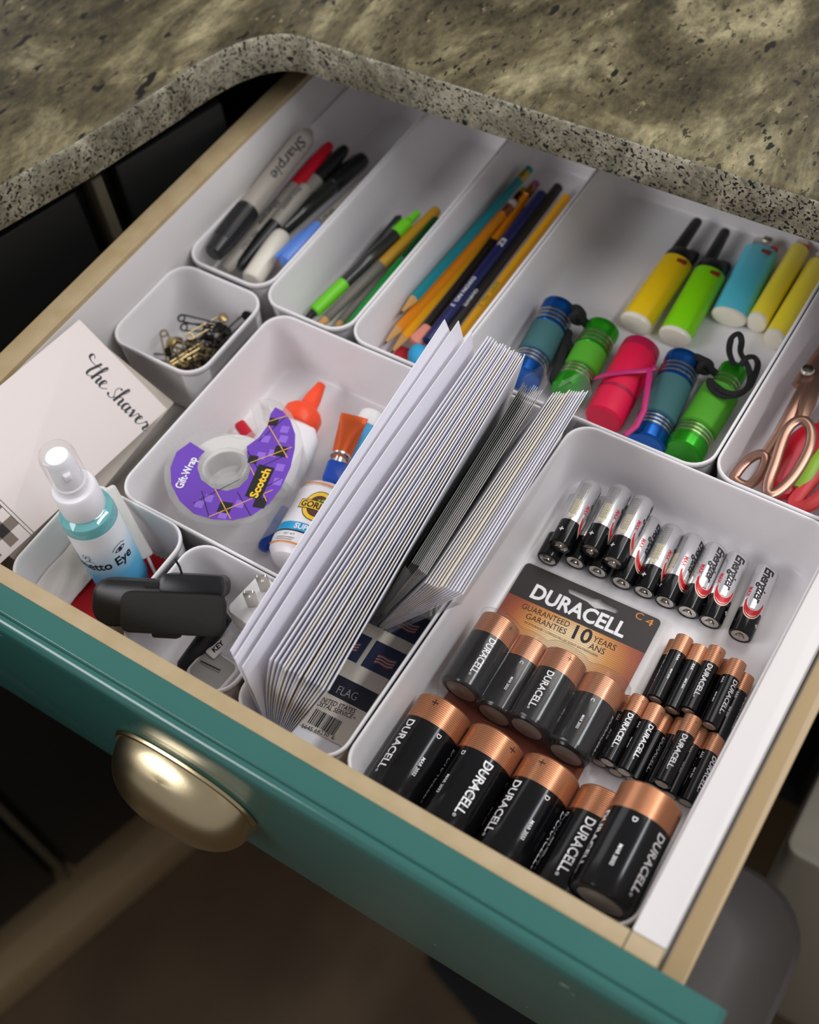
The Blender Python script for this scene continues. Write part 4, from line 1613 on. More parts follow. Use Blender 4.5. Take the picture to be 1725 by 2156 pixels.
q = MB()
a, c = on(MS, 695, 1464), on(MS, 765, 1494)
a2, c2 = on(MS, 718, 1424), on(MS, 790, 1457)
q.add([(-46, (a[1] + c[1]) / 2, .1), (c[0] + 3, (a[1] + c[1]) / 2, .1), (c[0] + 3, (a2[1] + c2[1]) / 2, .1), (-46, (a2[1] + c2[1]) / 2, .1)], [(0, 1, 2, 3)])
q.build('header_band', 'stamp_navy', st)
q = MB()
between(q, MS, (707, 1459), (748, 1476), 'FLAG', 5.2, -0.01, z=.2)
q.build('lettering', 'stamp_white', st)
q = MB()
between(q, MS, (670, 1474), (747, 1503), 'UNITED STATES', 2.9, 0.008, z=.2, shear=.2)
between(q, MS, (660, 1482), (741, 1514), 'POSTAL SERVICE', 2.9, 0.008, z=.2, shear=.2)
put(q, moved(text2d('®', 1.4), *on(MS, 743, 1513)), None, 0, .2)
between(q, MS, (634, 1531), (691, 1552), '5645 68230', 2.3, 0.0, z=.2)
between(q, MS, (697, 1556), (703, 1558), '6', 2.2, 0.0, z=.2)
q.build('lettering', 'ink_black', st)
q = MB()
(x0, y1), (x1, _), (_, y0) = on(MS, 667, 1492), on(MS, 724, 1515), on(MS, 655, 1525)
rb = random.Random(5)
x = x0
while x < x1:
    w = rb.choice((.3, .3, .6, .9))
    put(q, quad(x, x + w, y0, y1), None, 0, .2)
    x += w + rb.choice((.3, .3, .6))
o = q.build('barcode', 'ink_black', st)
o['kind'] = 'stuff'


def flag_stamp(x0, y0):
    q = MB()
    q.rbox(x0, x0 + 22, y0, y0 + 19, 0, .15, .4, .05)
    s_ = q.build('stamp', 'stamp_blue', st)
    q = MB()
    for k in range(7):
        vs, fs = [], []
        for i in range(11):
            xx = x0 + 6 + i * 1.2
            yy = y0 + 4.6 + k * 1.0 + .5 * math.sin(i * .7) + i * .12
            vs += [(xx, yy, .2), (xx, yy + .9, .2)]
            if i:
                fs.append((2 * i - 2, 2 * i, 2 * i + 1, 2 * i - 1))
        q.add(vs, fs, 0 if k % 2 == 0 else 1)
    o = q.build('flag_stripes', ['stamp_red', 'stamp_white'], s_)
    o['kind'] = 'stuff'


fx, fy = on(MS, 759, 1401)
for ox, oy in ((0, 0), (-25, 0), (0, 27), (-25, 27)):
    flag_stamp(fx + ox, fy + oy)

# ------------------------------------------------------------------ note cards at the left wall
mat('note_card', '#e3d8d4', 0.7)
mat('note_card_under', '#bcb2a6', 0.7)
p_tl, p_tr = Vector((-445.5, -35.5, 84)), Vector((-386, -41.5, 39))
nx = (p_tr - p_tl).normalized()
ny = Vector((-0.045, 1, 0.02))
ny = (ny - nx * ny.dot(nx)).normalized()
MN = axes(p_tl, nx, ny, nx.cross(ny))
nc = thing('note_card', 'white note card lettered in black script, leaning against the left drawer wall', 'note card', MN)
q = MB()
q.rbox(0, 80, -156, 0, -1.2, -.2, .5, .1)
q.build('card', 'note_card', nc)
STROKES = [
    [(-.35, 1.98), (-.5, 2.2), (-.75, 2.25), (-.9, 2.0), (-.8, 1.7), (-.4, 1.52), (.2, 1.5), (.95, 1.72)],
    [(.62, 2.15), (.42, 1.4), (.2, .55), (.28, .08), (.6, .05), (.95, .5), (1.35, 1.5), (1.52, 2.1), (1.38, 2.3), (1.2, 1.8), (1.08, .9), (1.0, 0.0)],
    [(1.04, .35), (1.25, .85), (1.5, 1.0), (1.66, .8), (1.62, .3), (1.75, .02), (2.0, .2), (2.3, .55), (2.5, .9), (2.38, 1.05), (2.18, .9), (2.08, .45), (2.25, .04), (2.6, .1), (3.0, .5)],
    [(3.35, .3), (3.55, .05), (3.9, .0), (4.1, .3), (3.95, .7), (3.75, 1.05), (3.8, 1.45), (4.05, 1.7), (4.22, 1.55)],
    [(4.05, .12), (4.4, .7), (4.75, 1.6), (4.88, 2.1), (4.74, 2.28), (4.58, 1.8), (4.48, .9), (4.4, 0.0)],
    [(4.44, .35), (4.65, .85), (4.9, 1.0), (5.06, .8), (5.02, .3), (5.15, .02), (5.4, .25)],
    [(6.12, .85), (5.85, 1.02), (5.58, .75), (5.55, .3), (5.75, .0), (6.02, .3), (6.2, .95), (6.12, .3), (6.28, .0), (6.5, .3)],
    [(6.5, .7), (6.68, 1.0), (6.82, .5), (6.9, .02), (7.15, .5), (7.28, 1.0), (7.55, .92)],
    [(7.5, .5), (7.85, .7), (7.98, .95), (7.82, 1.06), (7.64, .8), (7.62, .3), (7.85, .02), (8.15, .2), (8.4, .6)],
    [(8.4, .6), (8.55, 1.05), (8.62, .9), (8.85, .95), (8.92, .6), (8.82, .2), (9.0, .0), (9.3, .3)]]
a, c = Vector(on(MN, 178, 783)), Vector(on(MN, 303, 907))
k = (c - a).length / 9.1
ang = math.degrees(math.atan2((c - a).y, (c - a).x))
q = MB()
for s_ in STROKES:
    vs, fs = stroke([(x * k, y * k) for x, y in s_], .5, 1.75)
    put(q, moved((vs, fs), a.x, a.y, ang), None, 0, -.12)
o = q.build('lettering', 'ink_black', nc)
o['kind'] = 'stuff'
# gingham strip along the bottom of the card
mat('gingham_black', '#1f1b1a', 0.7)
mat('gingham_grey', '#7d7168', 0.7)
g0 = on(MN, 40, 1090)[1]
q = MB()
put(q, quad(0, 80, g0 - .4, g0), None, 0, -.12)
put(q, quad(0, 80, g0 - 2.6, g0 - 2.2), None, 0, -.12)
sq = 7.0
for i in range(12):
    for j in range(14):
        x0, y1 = i * sq, g0 - 2.6 - j * sq
        if y1 - sq < -156 or x0 + sq > 80.5:
            continue
        if (i % 2) and (j % 2):
            put(q, quad(x0, min(80, x0 + sq), y1 - sq, y1), None, 0, -.12)
        elif (i % 2) or (j % 2):
            put(q, quad(x0, min(80, x0 + sq), y1 - sq, y1), None, 1, -.12)
o = q.build('gingham_print', ['gingham_black', 'gingham_grey'], nc)
o['kind'] = 'stuff'
o = MB()
o.rbox(14, 80, -150, 0, -1.2, -.2, .5, .1)
g_a, g_b = on(MN @ T(0, 0, -11), 257, 757), on(MN @ T(0, 0, -11), 364, 845)
o = o.build('note_card', 'note_card_under', mtx=MN @ T(g_a[0], g_a[1], -11) @ RZ(math.degrees(math.atan2(g_b[1] - g_a[1], g_b[0] - g_a[0]))) @ T(-g_a[0], 0, 0))
tag(o, 'second card lying under the lettered note card, its back edge beside the pin bin', 'note card')

# ------------------------------------------------------------------ safety pins
mat('pin_brass', '#a8956a', 0.28, 1.0)
mat('pin_black', '#1b1a18', 0.35, 0.6)


def safety_pin(m, label, M, group):
    t = thing('safety_pin', label, 'safety pin', M, group)
    q = MB()
    pts = [(15, 2.6, 0), (-12, 2.9, 0)]
    for i in range(13):
        a_ = math.pi / 2 + 2 * math.pi * i / 12 * 1.5
        pts.append((-14 + 2.6 * math.cos(a_), 2.6 * math.sin(a_), .9 * i / 12))
    pts += [(-11, -2.4, .9), (15, -2.2, .4)]
    q.tube(pts, .62, 6)
    q.build('wire', m, t)
    q = MB()
    q.rbox(12.5, 19, -3.6, 3.6, -1.3, 1.6, 3, .7)
    q.build('clasp', m, t)
    return t


rp = random.Random(4)
pb = pk = None
for i in range(30):
    x, y = rp.uniform(-420, -395), rp.uniform(4, 40)
    lay_ = i // 6
    M = T(x, y, 2.2 + 4.2 * lay_) @ RZ(rp.uniform(-180, 180)) @ RX(rp.uniform(-35, 35)) @ RY(rp.uniform(-14, 14))
    if i % 5 in (0, 2, 3):
        lb, gp = 'black safety pin in the pile in the small square bin', 'black safety pins'
        if pk is None:
            pk = safety_pin('pin_black', lb, M, gp)
        else:
            dup(pk, M)
    else:
        lb, gp = 'brass safety pin in the pile in the small square bin', 'brass safety pins'
        if pb is None:
            pb = safety_pin('pin_brass', lb, M, gp)
        else:
            dup(pb, M)
for (u0, v0, u1, v1, z, m, lb) in ((372, 668, 468, 690, 30, 'pin_black', 'long black safety pin lying on the back of the pile'), (404, 707, 462, 674, 31, 'pin_brass', 'open brass safety pin pointing up out of the pile'),
                                   (470, 712, 506, 678, 30, 'pin_black', 'black safety pin standing against the right wall of its bin'), (348, 716, 358, 760, 22, 'pin_brass', 'brass safety pin at the left edge of the pile'),
                                   (318, 752, 360, 756, 4, 'pin_black', 'black safety pin alone on the floor left of the pile')):
    A_, B_ = at(u0, v0, z), at(u1, v1, z - 4 if m == 'pin_brass' else z)
    dd = (B_ - A_).normalized()
    zz = Vector((.3, -.3, 1))
    zz = (zz - dd * zz.dot(dd)).normalized()
    safety_pin(m, lb, axes((A_ + B_) / 2, dd, zz.cross(dd), zz), 'black safety pins' if m == 'pin_black' else 'brass safety pins')

# ------------------------------------------------------------------ tape dispenser
mat('label_purple', '#6a3fb0', 0.35)
mat('label_violet', '#8f66cf', 0.35)
mat('tape_roll', '#d9d6d2', 0.5)
mat('print_yellow', '#f2c42a', 0.4)
mat('print_gold', '#d8a24a', 0.4)
ZT_ = 46.0
MT = axes(at(475, 985, ZT_), (1, 0, 0), (0, 1, 0), (0, 0, 1))
td = thing('tape_dispenser', 'clear tape dispenser with a purple plaid label', 'tape dispenser', MT)
CASE = [(345, 985), (346, 1015), (356, 1048), (380, 1078), (412, 1097), (450, 1106), (490, 1106), (530, 1098), (566, 1080), (596, 1050), (617, 1015), (632, 975), (637, 935), (630, 900), (612, 868), (590, 845), (566, 836), (546, 840), (530, 858),
        (534, 880), (540, 900), (520, 915), (500, 918), (470, 908), (440, 906), (408, 914), (378, 932), (357, 957)]
outl = [on(MT, *p) for p in CASE]
q = MB()
q.loft([[(x * .985, y * .985, -22) for x, y in outl], [(x, y, -21.4) for x, y in outl], [(x, y, -.6) for x, y in outl], [(x * .985, y * .985, 0) for x, y in outl]])
q.build('case', 'clear_case', td)
q = MB()
rings = []
for z, ri, ro in ((-19, 15.5, 29.0), (-3.5, 15.5, 29.0)):
    rings += [[(ri * math.cos(2 * math.pi * i / 40), ri * math.sin(2 * math.pi * i / 40), z) for i in range(40)], [(ro * math.cos(2 * math.pi * i / 40), ro * math.sin(2 * math.pi * i / 40), z) for i in range(40)]]
q.loft([rings[0], rings[1], rings[3], rings[2], rings[0]], cap0=False, cap1=False)
q.build('tape_roll', 'tape_roll', td)
q = MB()
q.lathe([(10.2, -18), (11, -17.5), (11, 1.5), (13.0, 2.6), (14.4, 2.2), (14.8, .4), (15.0, .1)], 40, axis='Z')
q.v, q.f, q.m = [], [], []
R40 = range(40)


def circ(r, z):
    return [(r * math.cos(2 * math.pi * i / 40), r * math.sin(2 * math.pi * i / 40), z) for i in R40]


q.loft([circ(10.2, -18), circ(10.4, 1.6), circ(11.2, 2.6), circ(13.2, 2.8), circ(14.4, 2.2), circ(14.8, .2), circ(12.4, .2), circ(12.0, -18), circ(10.2, -18)], cap0=False, cap1=False)
q.build('hub', 'clear_case', td)
LABEL = [(401, 931), (372, 952), (359, 985), (361, 1020), (378, 1055), (408, 1082), (448, 1094), (490, 1096), (530, 1086), (566, 1062), (592, 1028), (612, 985), (621, 945), (622, 915), (612, 886), (596, 866), (580, 858), (570, 872), (563, 898), (545, 922), (520, 940),
         (521, 962), (528, 985), (522, 1008), (504, 1026), (478, 1034), (448, 1028), (424, 1010), (416, 986), (420, 963), (432, 951)]


def fill(pts):
    tri = tessellate_polygon([[Vector((*p, 0)) for p in pts]])
    return [tuple(p) for p in pts], [tuple(t_) for t_ in tri]


q = MB()
put(q, fill([on(MT, *p) for p in LABEL]), None, 0, .25)
lab = q.build('label', 'label_purple', td)
q = MB()
for x, y in ((440, 1050), (505, 1062), (532, 1040), (590, 985), (560, 925), (600, 905), (585, 1015), (550, 960), (575, 955), (470, 1085), (420, 1062), (597, 925)):
    c_ = on(MT, x, y)
    put(q, moved(quad(-2.7, 2.7, -2.7, 2.7), *c_, 18), None, 0, .35)
o = q.build('plaid_squares', 'label_violet', lab)
o['kind'] = 'stuff'
q = MB()
for x, y, s_ in ((474, 1069, 4.0), (548, 1059, 3.8), (591, 951, 4.0), (576, 889, 3.0), (533, 968, 3.0)):
    c_ = on(MT, x, y)
    put(q, moved(quad(-s_, s_, -s_, s_), *c_, 18), None, 0, .4)


def pline(mb, M, p0, p1, w, z, mi=0):
    a_, b_ = Vector(on(M, *p0)), Vector(on(M, *p1))
    d = (b_ - a_).normalized()
    nn = Vector((-d.y, d.x)) * w / 2
    mb.add([(*(a_ + nn), z), (*(a_ - nn), z), (*(b_ - nn), z), (*(b_ + nn), z)], [(0, 1, 2, 3)], mi)


for p0, p1 in (((407, 1060), (505, 1010)), ((425, 1034), (440, 1088)), ((500, 1036), (528, 1086)), ((522, 950), (556, 1010)), ((552, 1030), (592, 1008)), ((545, 930), (600, 880)), ((545, 985), (600, 960))):
    pline(q, MT, p0, p1, .5, .38)
c0, c1 = on(MT, 516, 1045), on(MT, 546, 978)
d_ = Vector(c1) - Vector(c0)
bw = on(MT, 549, 1054)
ex = Vector(bw) - Vector(c0)
q.add([(*c0, .45), (*(Vector(c0) + ex), .45), (*(Vector(c0) + ex + d_), .45), (*c1, .45)], [(0, 1, 2, 3)])
o = q.build('plaid_black', 'ink_black', lab)
o['kind'] = 'stuff'
q = MB()
for p0, p1 in (((440, 1089), (575, 1032)), ((453, 1030), (486, 1093)), ((527, 975), (615, 942)), ((566, 897), (606, 965)), ((560, 890), (606, 876)), ((528, 985), (562, 1056))):
    pline(q, MT, p0, p1, .65, .42)
o = q.build('plaid_lines', 'print_gold', lab)
o['kind'] = 'stuff'
q = MB()
between(q, MT, (384, 1030), (416, 966), 'Gift-Wrap', 5.2, 0.02, z=.5)
q.build('lettering', 'ink_white', lab)
q = MB()
between(q, MT, (541, 1050), (571, 990), 'Scotch', 5.0, 0.035, z=.55)
q.build('lettering', 'print_yellow', lab)
q = MB()                                              # saw-tooth cutter at the tip
c_ = on(MT, 538, 868)
for k in range(7):
    q.add([(c_[0] - 4 + k * 1.3, c_[1] + 8 - k * .3, -20), (c_[0] - 2.7 + k * 1.3, c_[1] + 8 - k * .3, -20), (c_[0] - 3.3 + k * 1.3, c_[1] + 11 - k * .3, -10), (c_[0] - 3.3 + k * 1.3, c_[1] + 8.4, 1.5)], [(0, 1, 2), (0, 3, 1), (1, 3, 2), (0, 2, 3)])
o = q.build('cutter_teeth', 'clear_case', td)
o['kind'] = 'stuff'

# ------------------------------------------------------------------ glue
mat('glue_white', '#ece9ec', 0.3)
mat('glue_orange', '#f1491f', 0.4)
mat('tube_orange', '#c75320', 0.35, 0.4)
mat('cap_blue', '#1244a8', 0.35)
mat('bottle_cyan', '#1d9fd6', 0.35)
mat('label_brown', '#5a3320', 0.5)
mat('label_green', '#7fb13a', 0.5)


def bend_round(vs, fs, r, y0, th0, lift=.08, sq=1.0, step=9.0):
    """Wrap (u, v) shapes on a cylinder round local y: u round towards +x, v along +y."""
    rot, f = bend([(-y, x) for x, y in vs], fs, r, 0, th0, lift, step)
    return [(x, y + y0, z * sq) for x, y, z in rot], f


A_, B_ = at(552, 1022, 14.5), at(628, 893, 14.5)
M = along(A_, B_)
L = (B_ - A_).length
t = thing('glue_bottle', 'white glue bottle with an orange twist cap, lying under the tape dispenser', 'glue', M, 'glue in the tape bin')
q = MB()
q.lathe([(0, -L / 2), (18, -L / 2), (21.5, -L / 2 + 3), (22, L / 2 - 22), (20, L / 2 - 10), (15, L / 2 - 3), (13, L / 2)], 36, squash=.62)
q.build('bottle', 'glue_white', t)
q = MB()
q.lathe([(13.0, L / 2 - 3), (13.8, L / 2 - 1), (13.6, L / 2 + 8), (11.5, L / 2 + 11), (7.5, L / 2 + 13), (6.2, L / 2 + 17), (5.6, L / 2 + 24), (3.2, L / 2 + 36), (0, L / 2 + 37)], 28)
cp = q.build('twist_cap', 'glue_orange', t)
o = MB()
p = at(522, 918, 8)
o.rbox(-11, 11, -4, 4, -3, 3, 2.5, 2)
o = o.build('bottle_stopper', 'marker_red', mtx=T(p.x, p.y, 10) @ RZ(-22) @ RY(10))
tag(o, 'loose red stopper beside the tip of the tape dispenser', 'stopper')

A_, B_ = at(716, 968, 34), at(747, 876, 34)
M = along(A_, B_, 10)
L = (B_ - A_).length
t = thing('glue_tube', 'small orange metal glue tube with a blue cap', 'glue', M, 'glue in the tape bin')
q = MB()
rings = []
for y, w, h_ in ((-L / 2, 4.5, 4.5), (-L / 2 + 2, 6.6, 6.2), (-L / 2 + 10, 7, 5.4), (L / 2 - 12, 8, 2.6), (L / 2 - 5, 8.6, 1.2), (L / 2 - 4.5, 9.0, 1.0), (L / 2, 9.0, .9)):
    rings.append([(x, y, z) for x, z in oval(w, h_, 20)])
q.loft(rings)
q.build('tube', 'tube_orange', t)
q = MB()
q.lathe([(4.4, -L / 2 - 5), (4.6, -L / 2 - 4), (4.4, -L / 2 + .5), (6.8, -L / 2 + 1), (6.8, -L / 2 + 2.5)], 20)
q.build('neck', 'steel', t)
q = MB()
q.rbox(-6.5, 6.5, -L / 2 - 20, -L / 2 - 4, -5.5, 5.5, 2.5, 1.5)
q.build('cap', 'cap_blue', t)

A_, B_ = at(722, 1010, 12), at(790, 876, 12)
M = along(A_, B_)
L = (B_ - A_).length
t = thing('glue_bottle', 'sky blue and white glue bottle half behind the envelopes', 'glue', M, 'glue in the tape bin')
q = MB()
q.lathe([(0, -L / 2), (9, -L / 2), (10.5, -L / 2 + 2), (10.5, L / 2 - 14)], 28)
q.build('bottle', 'bottle_cyan', t)
q = MB()
q.lathe([(10.5, L / 2 - 14.2), (10.8, L / 2 - 14), (10.2, L / 2 - 2), (7, L / 2), (0, L / 2)], 28)
q.build('cap', 'white_plastic', t)

A_, B_ = at(616, 1196, 21.5), at(704, 1033, 21.5)
M = along(A_, B_, -14)
L = (B_ - A_).length
t = thing('glue_bottle', 'white glue bottle with a yellow round emblem and blue band on its label', 'glue', M, 'glue in the tape bin')
R_ = 20.5
q = MB()
q.lathe([(0, -L / 2 + 1), (9, -L / 2), (15.5, -L / 2 + 2), (19.5, -L / 2 + 7), (R_, -L / 2 + 13), (R_, L / 2 - 12), (18, L / 2 - 5), (11, L / 2), (8, L / 2 + 2), (0, L / 2 + 2)], 40, squash=.9)
q.build('bottle', 'glue_white', t)


def stick(name, mats, shapes, lift=.1, parent=t):
    q = MB()
    for sh, mi, li in shapes:
        q.add(*bend_round(*sh, R_, 0, 0, lift + li, .9), mi=mi)
    return q.build(name, mats, parent)


EX, EY = 8.0, 5.5
emb = stick('emblem', ['ink_black', 'print_yellow', 'label_brown', 'label_green'], [
    (disc(EX, EY, 10.2, 11.0), 0, 0), (disc(EX, EY, 9.6, 10.4), 1, .05), (disc(EX, EY, 7.0, 7.8), 0, .1), (disc(EX, EY, 6.6, 7.4), 2, .15), (moved(quad(-4, 3, -.8, .8), EX + 2, EY + 5, 20), 3, .2),
    (quad(EX - 13, EX + 13, EY - 3.4, EY + 3.4), 0, .25), (quad(EX - 12.5, EX + 12.5, EY - 2.9, EY + 2.9), 1, .3)])
stick('lettering', 'ink_black', [(moved(text2d('GORILLA', 4.2, .03, width=23), EX - 11.5, EY - 2.1), 0, .35)])
stick('blue_band', ['bottle_cyan'], [(quad(-17, 17, -14.5, -8.5), 0, .02)])
stick('black_line', ['ink_black'], [(quad(-17, 17, -15.6, -14.5), 0, .02)])
for y_ in (-24.5, 21.5):
    stick('orange_line', ['ink_orange'], [(quad(-17, 17, y_, y_ + 1.2), 0, .02)])
stick('lettering', 'ink_white', [(moved(text2d('SUPER GLUE', 3.6, .03), 0, -13.2), 0, .1)])
stick('lettering', 'fine_print', [(moved(text2d('NET WT', 1.5), -5, -18.6), 0, .05), (quad(-10, 4, -20.6, -20.1), 0, .05), (quad(-10, 3, -22.2, -21.7), 0, .05)])
A_, B_ = at(552, 1158, 5), at(606, 1068, 5)
rod('pen', 'blue pen on the bin floor between the tape dispenser and the white glue bottle', 'pen', A_, B_, [('barrel', 'cap_blue', [(0, 0), (3, .5), (4.2, 3), (4.2, -2), (0, -.1)])])

# ------------------------------------------------------------------ spray bottle and cloth
mat('bottle_teal', '#6fb2b4', 0.08, coat=0.5)
mat('nozzle_white', '#f1eff2', 0.3)
mat('cloth_red', '#b5101c', 0.9, bump=(1800, 0.5))
mat('cloth_white', '#ddd6d0', 0.9, bump=(1200, 0.4))
lm = mat('label_sky', '#d8e6ee', 0.35)
nt, b, tc = nodes_of(lm)
sp_ = nt.nodes.new('ShaderNodeSeparateXYZ')
nt.links.new(tc.outputs['Object'], sp_.inputs[0])
nt.links.new(cramp(nt, mth(nt, 'MULTIPLY', sp_.outputs['Z'], 1 / 0.078), [(0.10, '#1d93c8'), (0.42, '#5fb9e0'), (0.62, '#c3dff0'), (0.8, '#eef1f4')]), b.inputs['Base Color'])
SB = T(-341.5, -148.5, 1.2) @ RZ(63)        # local -y faces the camera side
sb = thing('spray_bottle', 'small clear spray bottle of blue-green liquid with a blue and white label', 'spray bottle', SB)
q = MB()
q.lathe([(0, .5), (13, 0), (16, 2), (16.5, 5), (16.5, 79), (15.8, 82.5), (13, 85), (10.5, 86.5), (9.5, 88)], 44, axis='Z')
q.build('bottle', 'bottle_teal', sb)
q = MB()
vs, fs = [], []
for i in range(33):
    a = math.radians(-90 - 78 + 156 * i / 32)
    vs += [(16.65 * math.cos(a), 16.65 * math.sin(a), 4), (16.65 * math.cos(a), 16.65 * math.sin(a), 75)]
    if i:
        fs.append((2 * i - 2, 2 * i, 2 * i + 1, 2 * i - 1))
q.add(vs, fs)
lb_ = q.build('label', 'label_sky', sb)


def zbend(vs, fs, r, z0, th, lift=.1):
    """(u, v) on the bottle: u round (seen from outside, left to right), v up."""
    w, f = bend([(-y, x) for x, y in vs], fs, r, 0, 0, lift, 8)
    out = []
    for (x, y, z) in w:
        a = math.atan2(x, z) + math.radians(-90 + th)
        rr_ = math.hypot(x, z)
        out.append((rr_ * math.cos(a), rr_ * math.sin(a), y + z0))
    return out, f


q = MB()
q.add(*zbend(*text2d('Palmetto Eye', 7.4, .022, width=46), 16.7, 42, -114))
# little eye and brow, and a palm sketch
q.add(*zbend(*stroke([(0, 2), (3, 4.4), (7, 4.6), (10, 2.6)], .5), 16.7, 54, 6))
q.add(*zbend(*stroke([(1.5, 0), (4, 1.8), (7, 1.6), (9.2, .2)], .7), 16.7, 54, 6))
q.add(*zbend(*stroke([(1.5, 0), (4.5, -1.2), (7, -1.0), (9.2, .2)], .5), 16.7, 54, 6))
q.add(*zbend(*disc(5.2, .2, 1.4, n=14), 16.7, 54, 6, .15))
for pts in ([(0, 0), (1, 3), (3, 4), (4, 2.6)], [(0, 0), (-1, 3), (.5, 5)], [(2, -3), (2.6, 0), (4.4, 1)], [(-1, -3), (2, -1.5), (5, -3)], [(1, 3), (3, 1), (2, -1)]):
    q.add(*zbend(*stroke(pts, .35), 16.7, 53, -55))
o = q.build('lettering', 'ink_black', lb_)
q = MB()
q.add(*zbend(*stroke([(0, 0), (6, 1.2), (12, .2), (20, -1)], .7), 16.7, 8, -50))
q.add(*zbend(*[[(0, 0), (2, 4), (4, 1.5), (5.5, 4.2), (7, 1.6), (9, 3.4), (10, 0)], [tuple(range(7))]], 16.7, 9, 2))
q.build('white_print', 'ink_white', lb_)
q = MB()
q.lathe([(0, 86), (12.6, 86), (13, 87), (13, 104), (12.2, 105.5), (9, 106)], 40, axis='Z')
cl_ = q.build('collar', 'nozzle_white', sb)
q = MB()
q.lathe([(9.2, 105), (9.2, 111), (8.4, 112), (7.8, 131), (6.4, 134), (0, 134.5)], 32, axis='Z')
q.rbox(-2.2, 2.2, -10.5, -6, 122, 127, 1.6, .6)
q.build('spray_head', 'nozzle_white', cl_)
q = MB()
q.lathe([(10.4, 106), (10.2, 134), (9.2, 137), (8.6, 137.4)], 32, axis='Z')
q.f = [f for f in q.f if len(f) == 4]
q.m = q.m[:len(q.f)]
q.build('clear_cap', 'film', sb)

# crumpled cloths: grids pushed about by noise, pinked edge on the red one


def cloth(name, label, x0, x1, y0, y1, zf, m, teeth=0, seed=1):
    r_ = random.Random(seed)
    NX_, NY_ = 36, 36
    ph = [r_.uniform(0, 6) for _ in range(6)]
    cx, cy = (x0 + x1) / 2, (y0 + y1) / 2
    vs, fs = [], []
    for j in range(NY_ + 1):
        for i in range(NX_ + 1):
            u, v = i / NX_, j / NY_
            x, y = x0 + (x1 - x0) * u, y0 + (y1 - y0) * v
            if teeth and j in (0, NY_) and i % 2:
                y += teeth * (1 if j else -1)
            if teeth and i in (0, NX_) and j % 2:
                x += teeth * (1 if i else -1)
            w = 1.6 * math.sin(u * 7 + ph[0]) * math.cos(v * 6 + ph[1]) + 1.0 * math.sin(u * 13 + v * 9 + ph[2])
            vs.append((x - cx, y - cy, zf(u, v) + w))
            if i and j:
                k = len(vs) - 1
                fs.append((k - NX_ - 2, k - NX_ - 1, k, k - 1))
    q = MB()
    q.add(vs, fs)
    o = q.build(name, m, mtx=T(cx, cy, 0), sharp=80)
    sol = o.modifiers.new('thickness', 'SOLIDIFY')
    sol.thickness = 0.0008
    return tag(o, label, 'cloth')


cloth('microfibre_cloth', 'red cleaning cloth with pinked edges round the spray bottle', -370, -307, -188, -126, lambda u, v: 4.5 + 20 * max(0, v - .55) * u + 6 * max(0, .4 - v), 'cloth_red', 1.0, 2)
cloth('white_cloth', 'white soft cloth along the front left wall of the spray bottle bin', -376, -358, -188, -146, lambda u, v: 9 + 15 * (1 - u) ** 2, 'cloth_white', 0, 5)
A_, B_ = at(228, 1026, 62), at(311, 1172, 20)
dd = (B_ - A_).normalized()
nn = (CAMV - (A_ + B_) / 2).normalized()
nn = (nn - dd * nn.dot(dd)).normalized()
MB_ = axes((A_ + B_) / 2, dd, nn.cross(dd), nn)
LL = (B_ - A_).length / 2
br = thing('screen_wiper', 'greyish white padded bar standing behind the spray bottle', 'wiper', MB_)
q = MB()
q.rbox(-LL, LL, -4.2, 4.2, -2.5, 2.5, 2, 1.5)
q.build('pad', 'cloth_white', br)
q = MB()
q.tube([(LL - 1, 0, 0), (LL + 12, -1, -1)], 1.0, 8)
q.build('stem', 'white_plastic', br)

# ------------------------------------------------------------------ phone mount, chargers, cable
P0, P1 = at(192, 1262, 62), at(478, 1276, 62)
ex = (P1 - P0).normalized()
en = Vector((.15, -.55, .82))
en = (en - ex * en.dot(ex)).normalized()
MP = axes((P0 + P1) / 2 + en * 2, ex, en.cross(ex), en)
hl = (P1 - P0).length / 2
pm = thing('phone_mount', 'black plastic clamp phone mount with a worn rubber pad, lying across two bins', 'phone mount', MP)
q = MB()
q.rbox(-hl, hl * .9, -15, 13, -16, 0, 11, 4, n=8)
q.build('housing', 'black_plastic', pm)
q = MB()
q.rbox(hl * .02, hl * .97, 4, 17, -14, 2.0, 5, 1.5, n=6)
q.build('clamp_jaw', 'black_plastic', pm)
q = MB()
q.rbox(-hl * .5, hl * 1.02, -17, 6.5, -1, 6.5, 6, 2, n=6)
q.build('rubber_pad', 'black_rubber', pm)
q = MB()
q.rbox(-hl * .2, hl * .1, 8.2, 11.6, -.6, .7, .6, .3)
q.build('slot_plate', 'dark_gap', pm)
q = MB()
q.rbox(-hl * .05, hl * .35, -19.5, -15, -4, 3, 2, .8)
q.build('release_tab', 'black_plastic', pm)
q = MB()
q.tube([(hl * .33, 15, -4), (hl * .28, 21, -3), (hl * .22, 25, -2)], .7, 6)
q.build('spring_wire', 'black_plastic', pm)

t, M, L = rod('power_cable', 'thick black cable end lying between the phone mount and the white chargers', 'cable', at(388, 1412, 14), at(478, 1290, 34),
              [('sleeve', 'black_plastic', [(0, 0), (5.4, .3), (6.4, 2), (6.6, -20), (5.2, -2), (0, -.1)])])

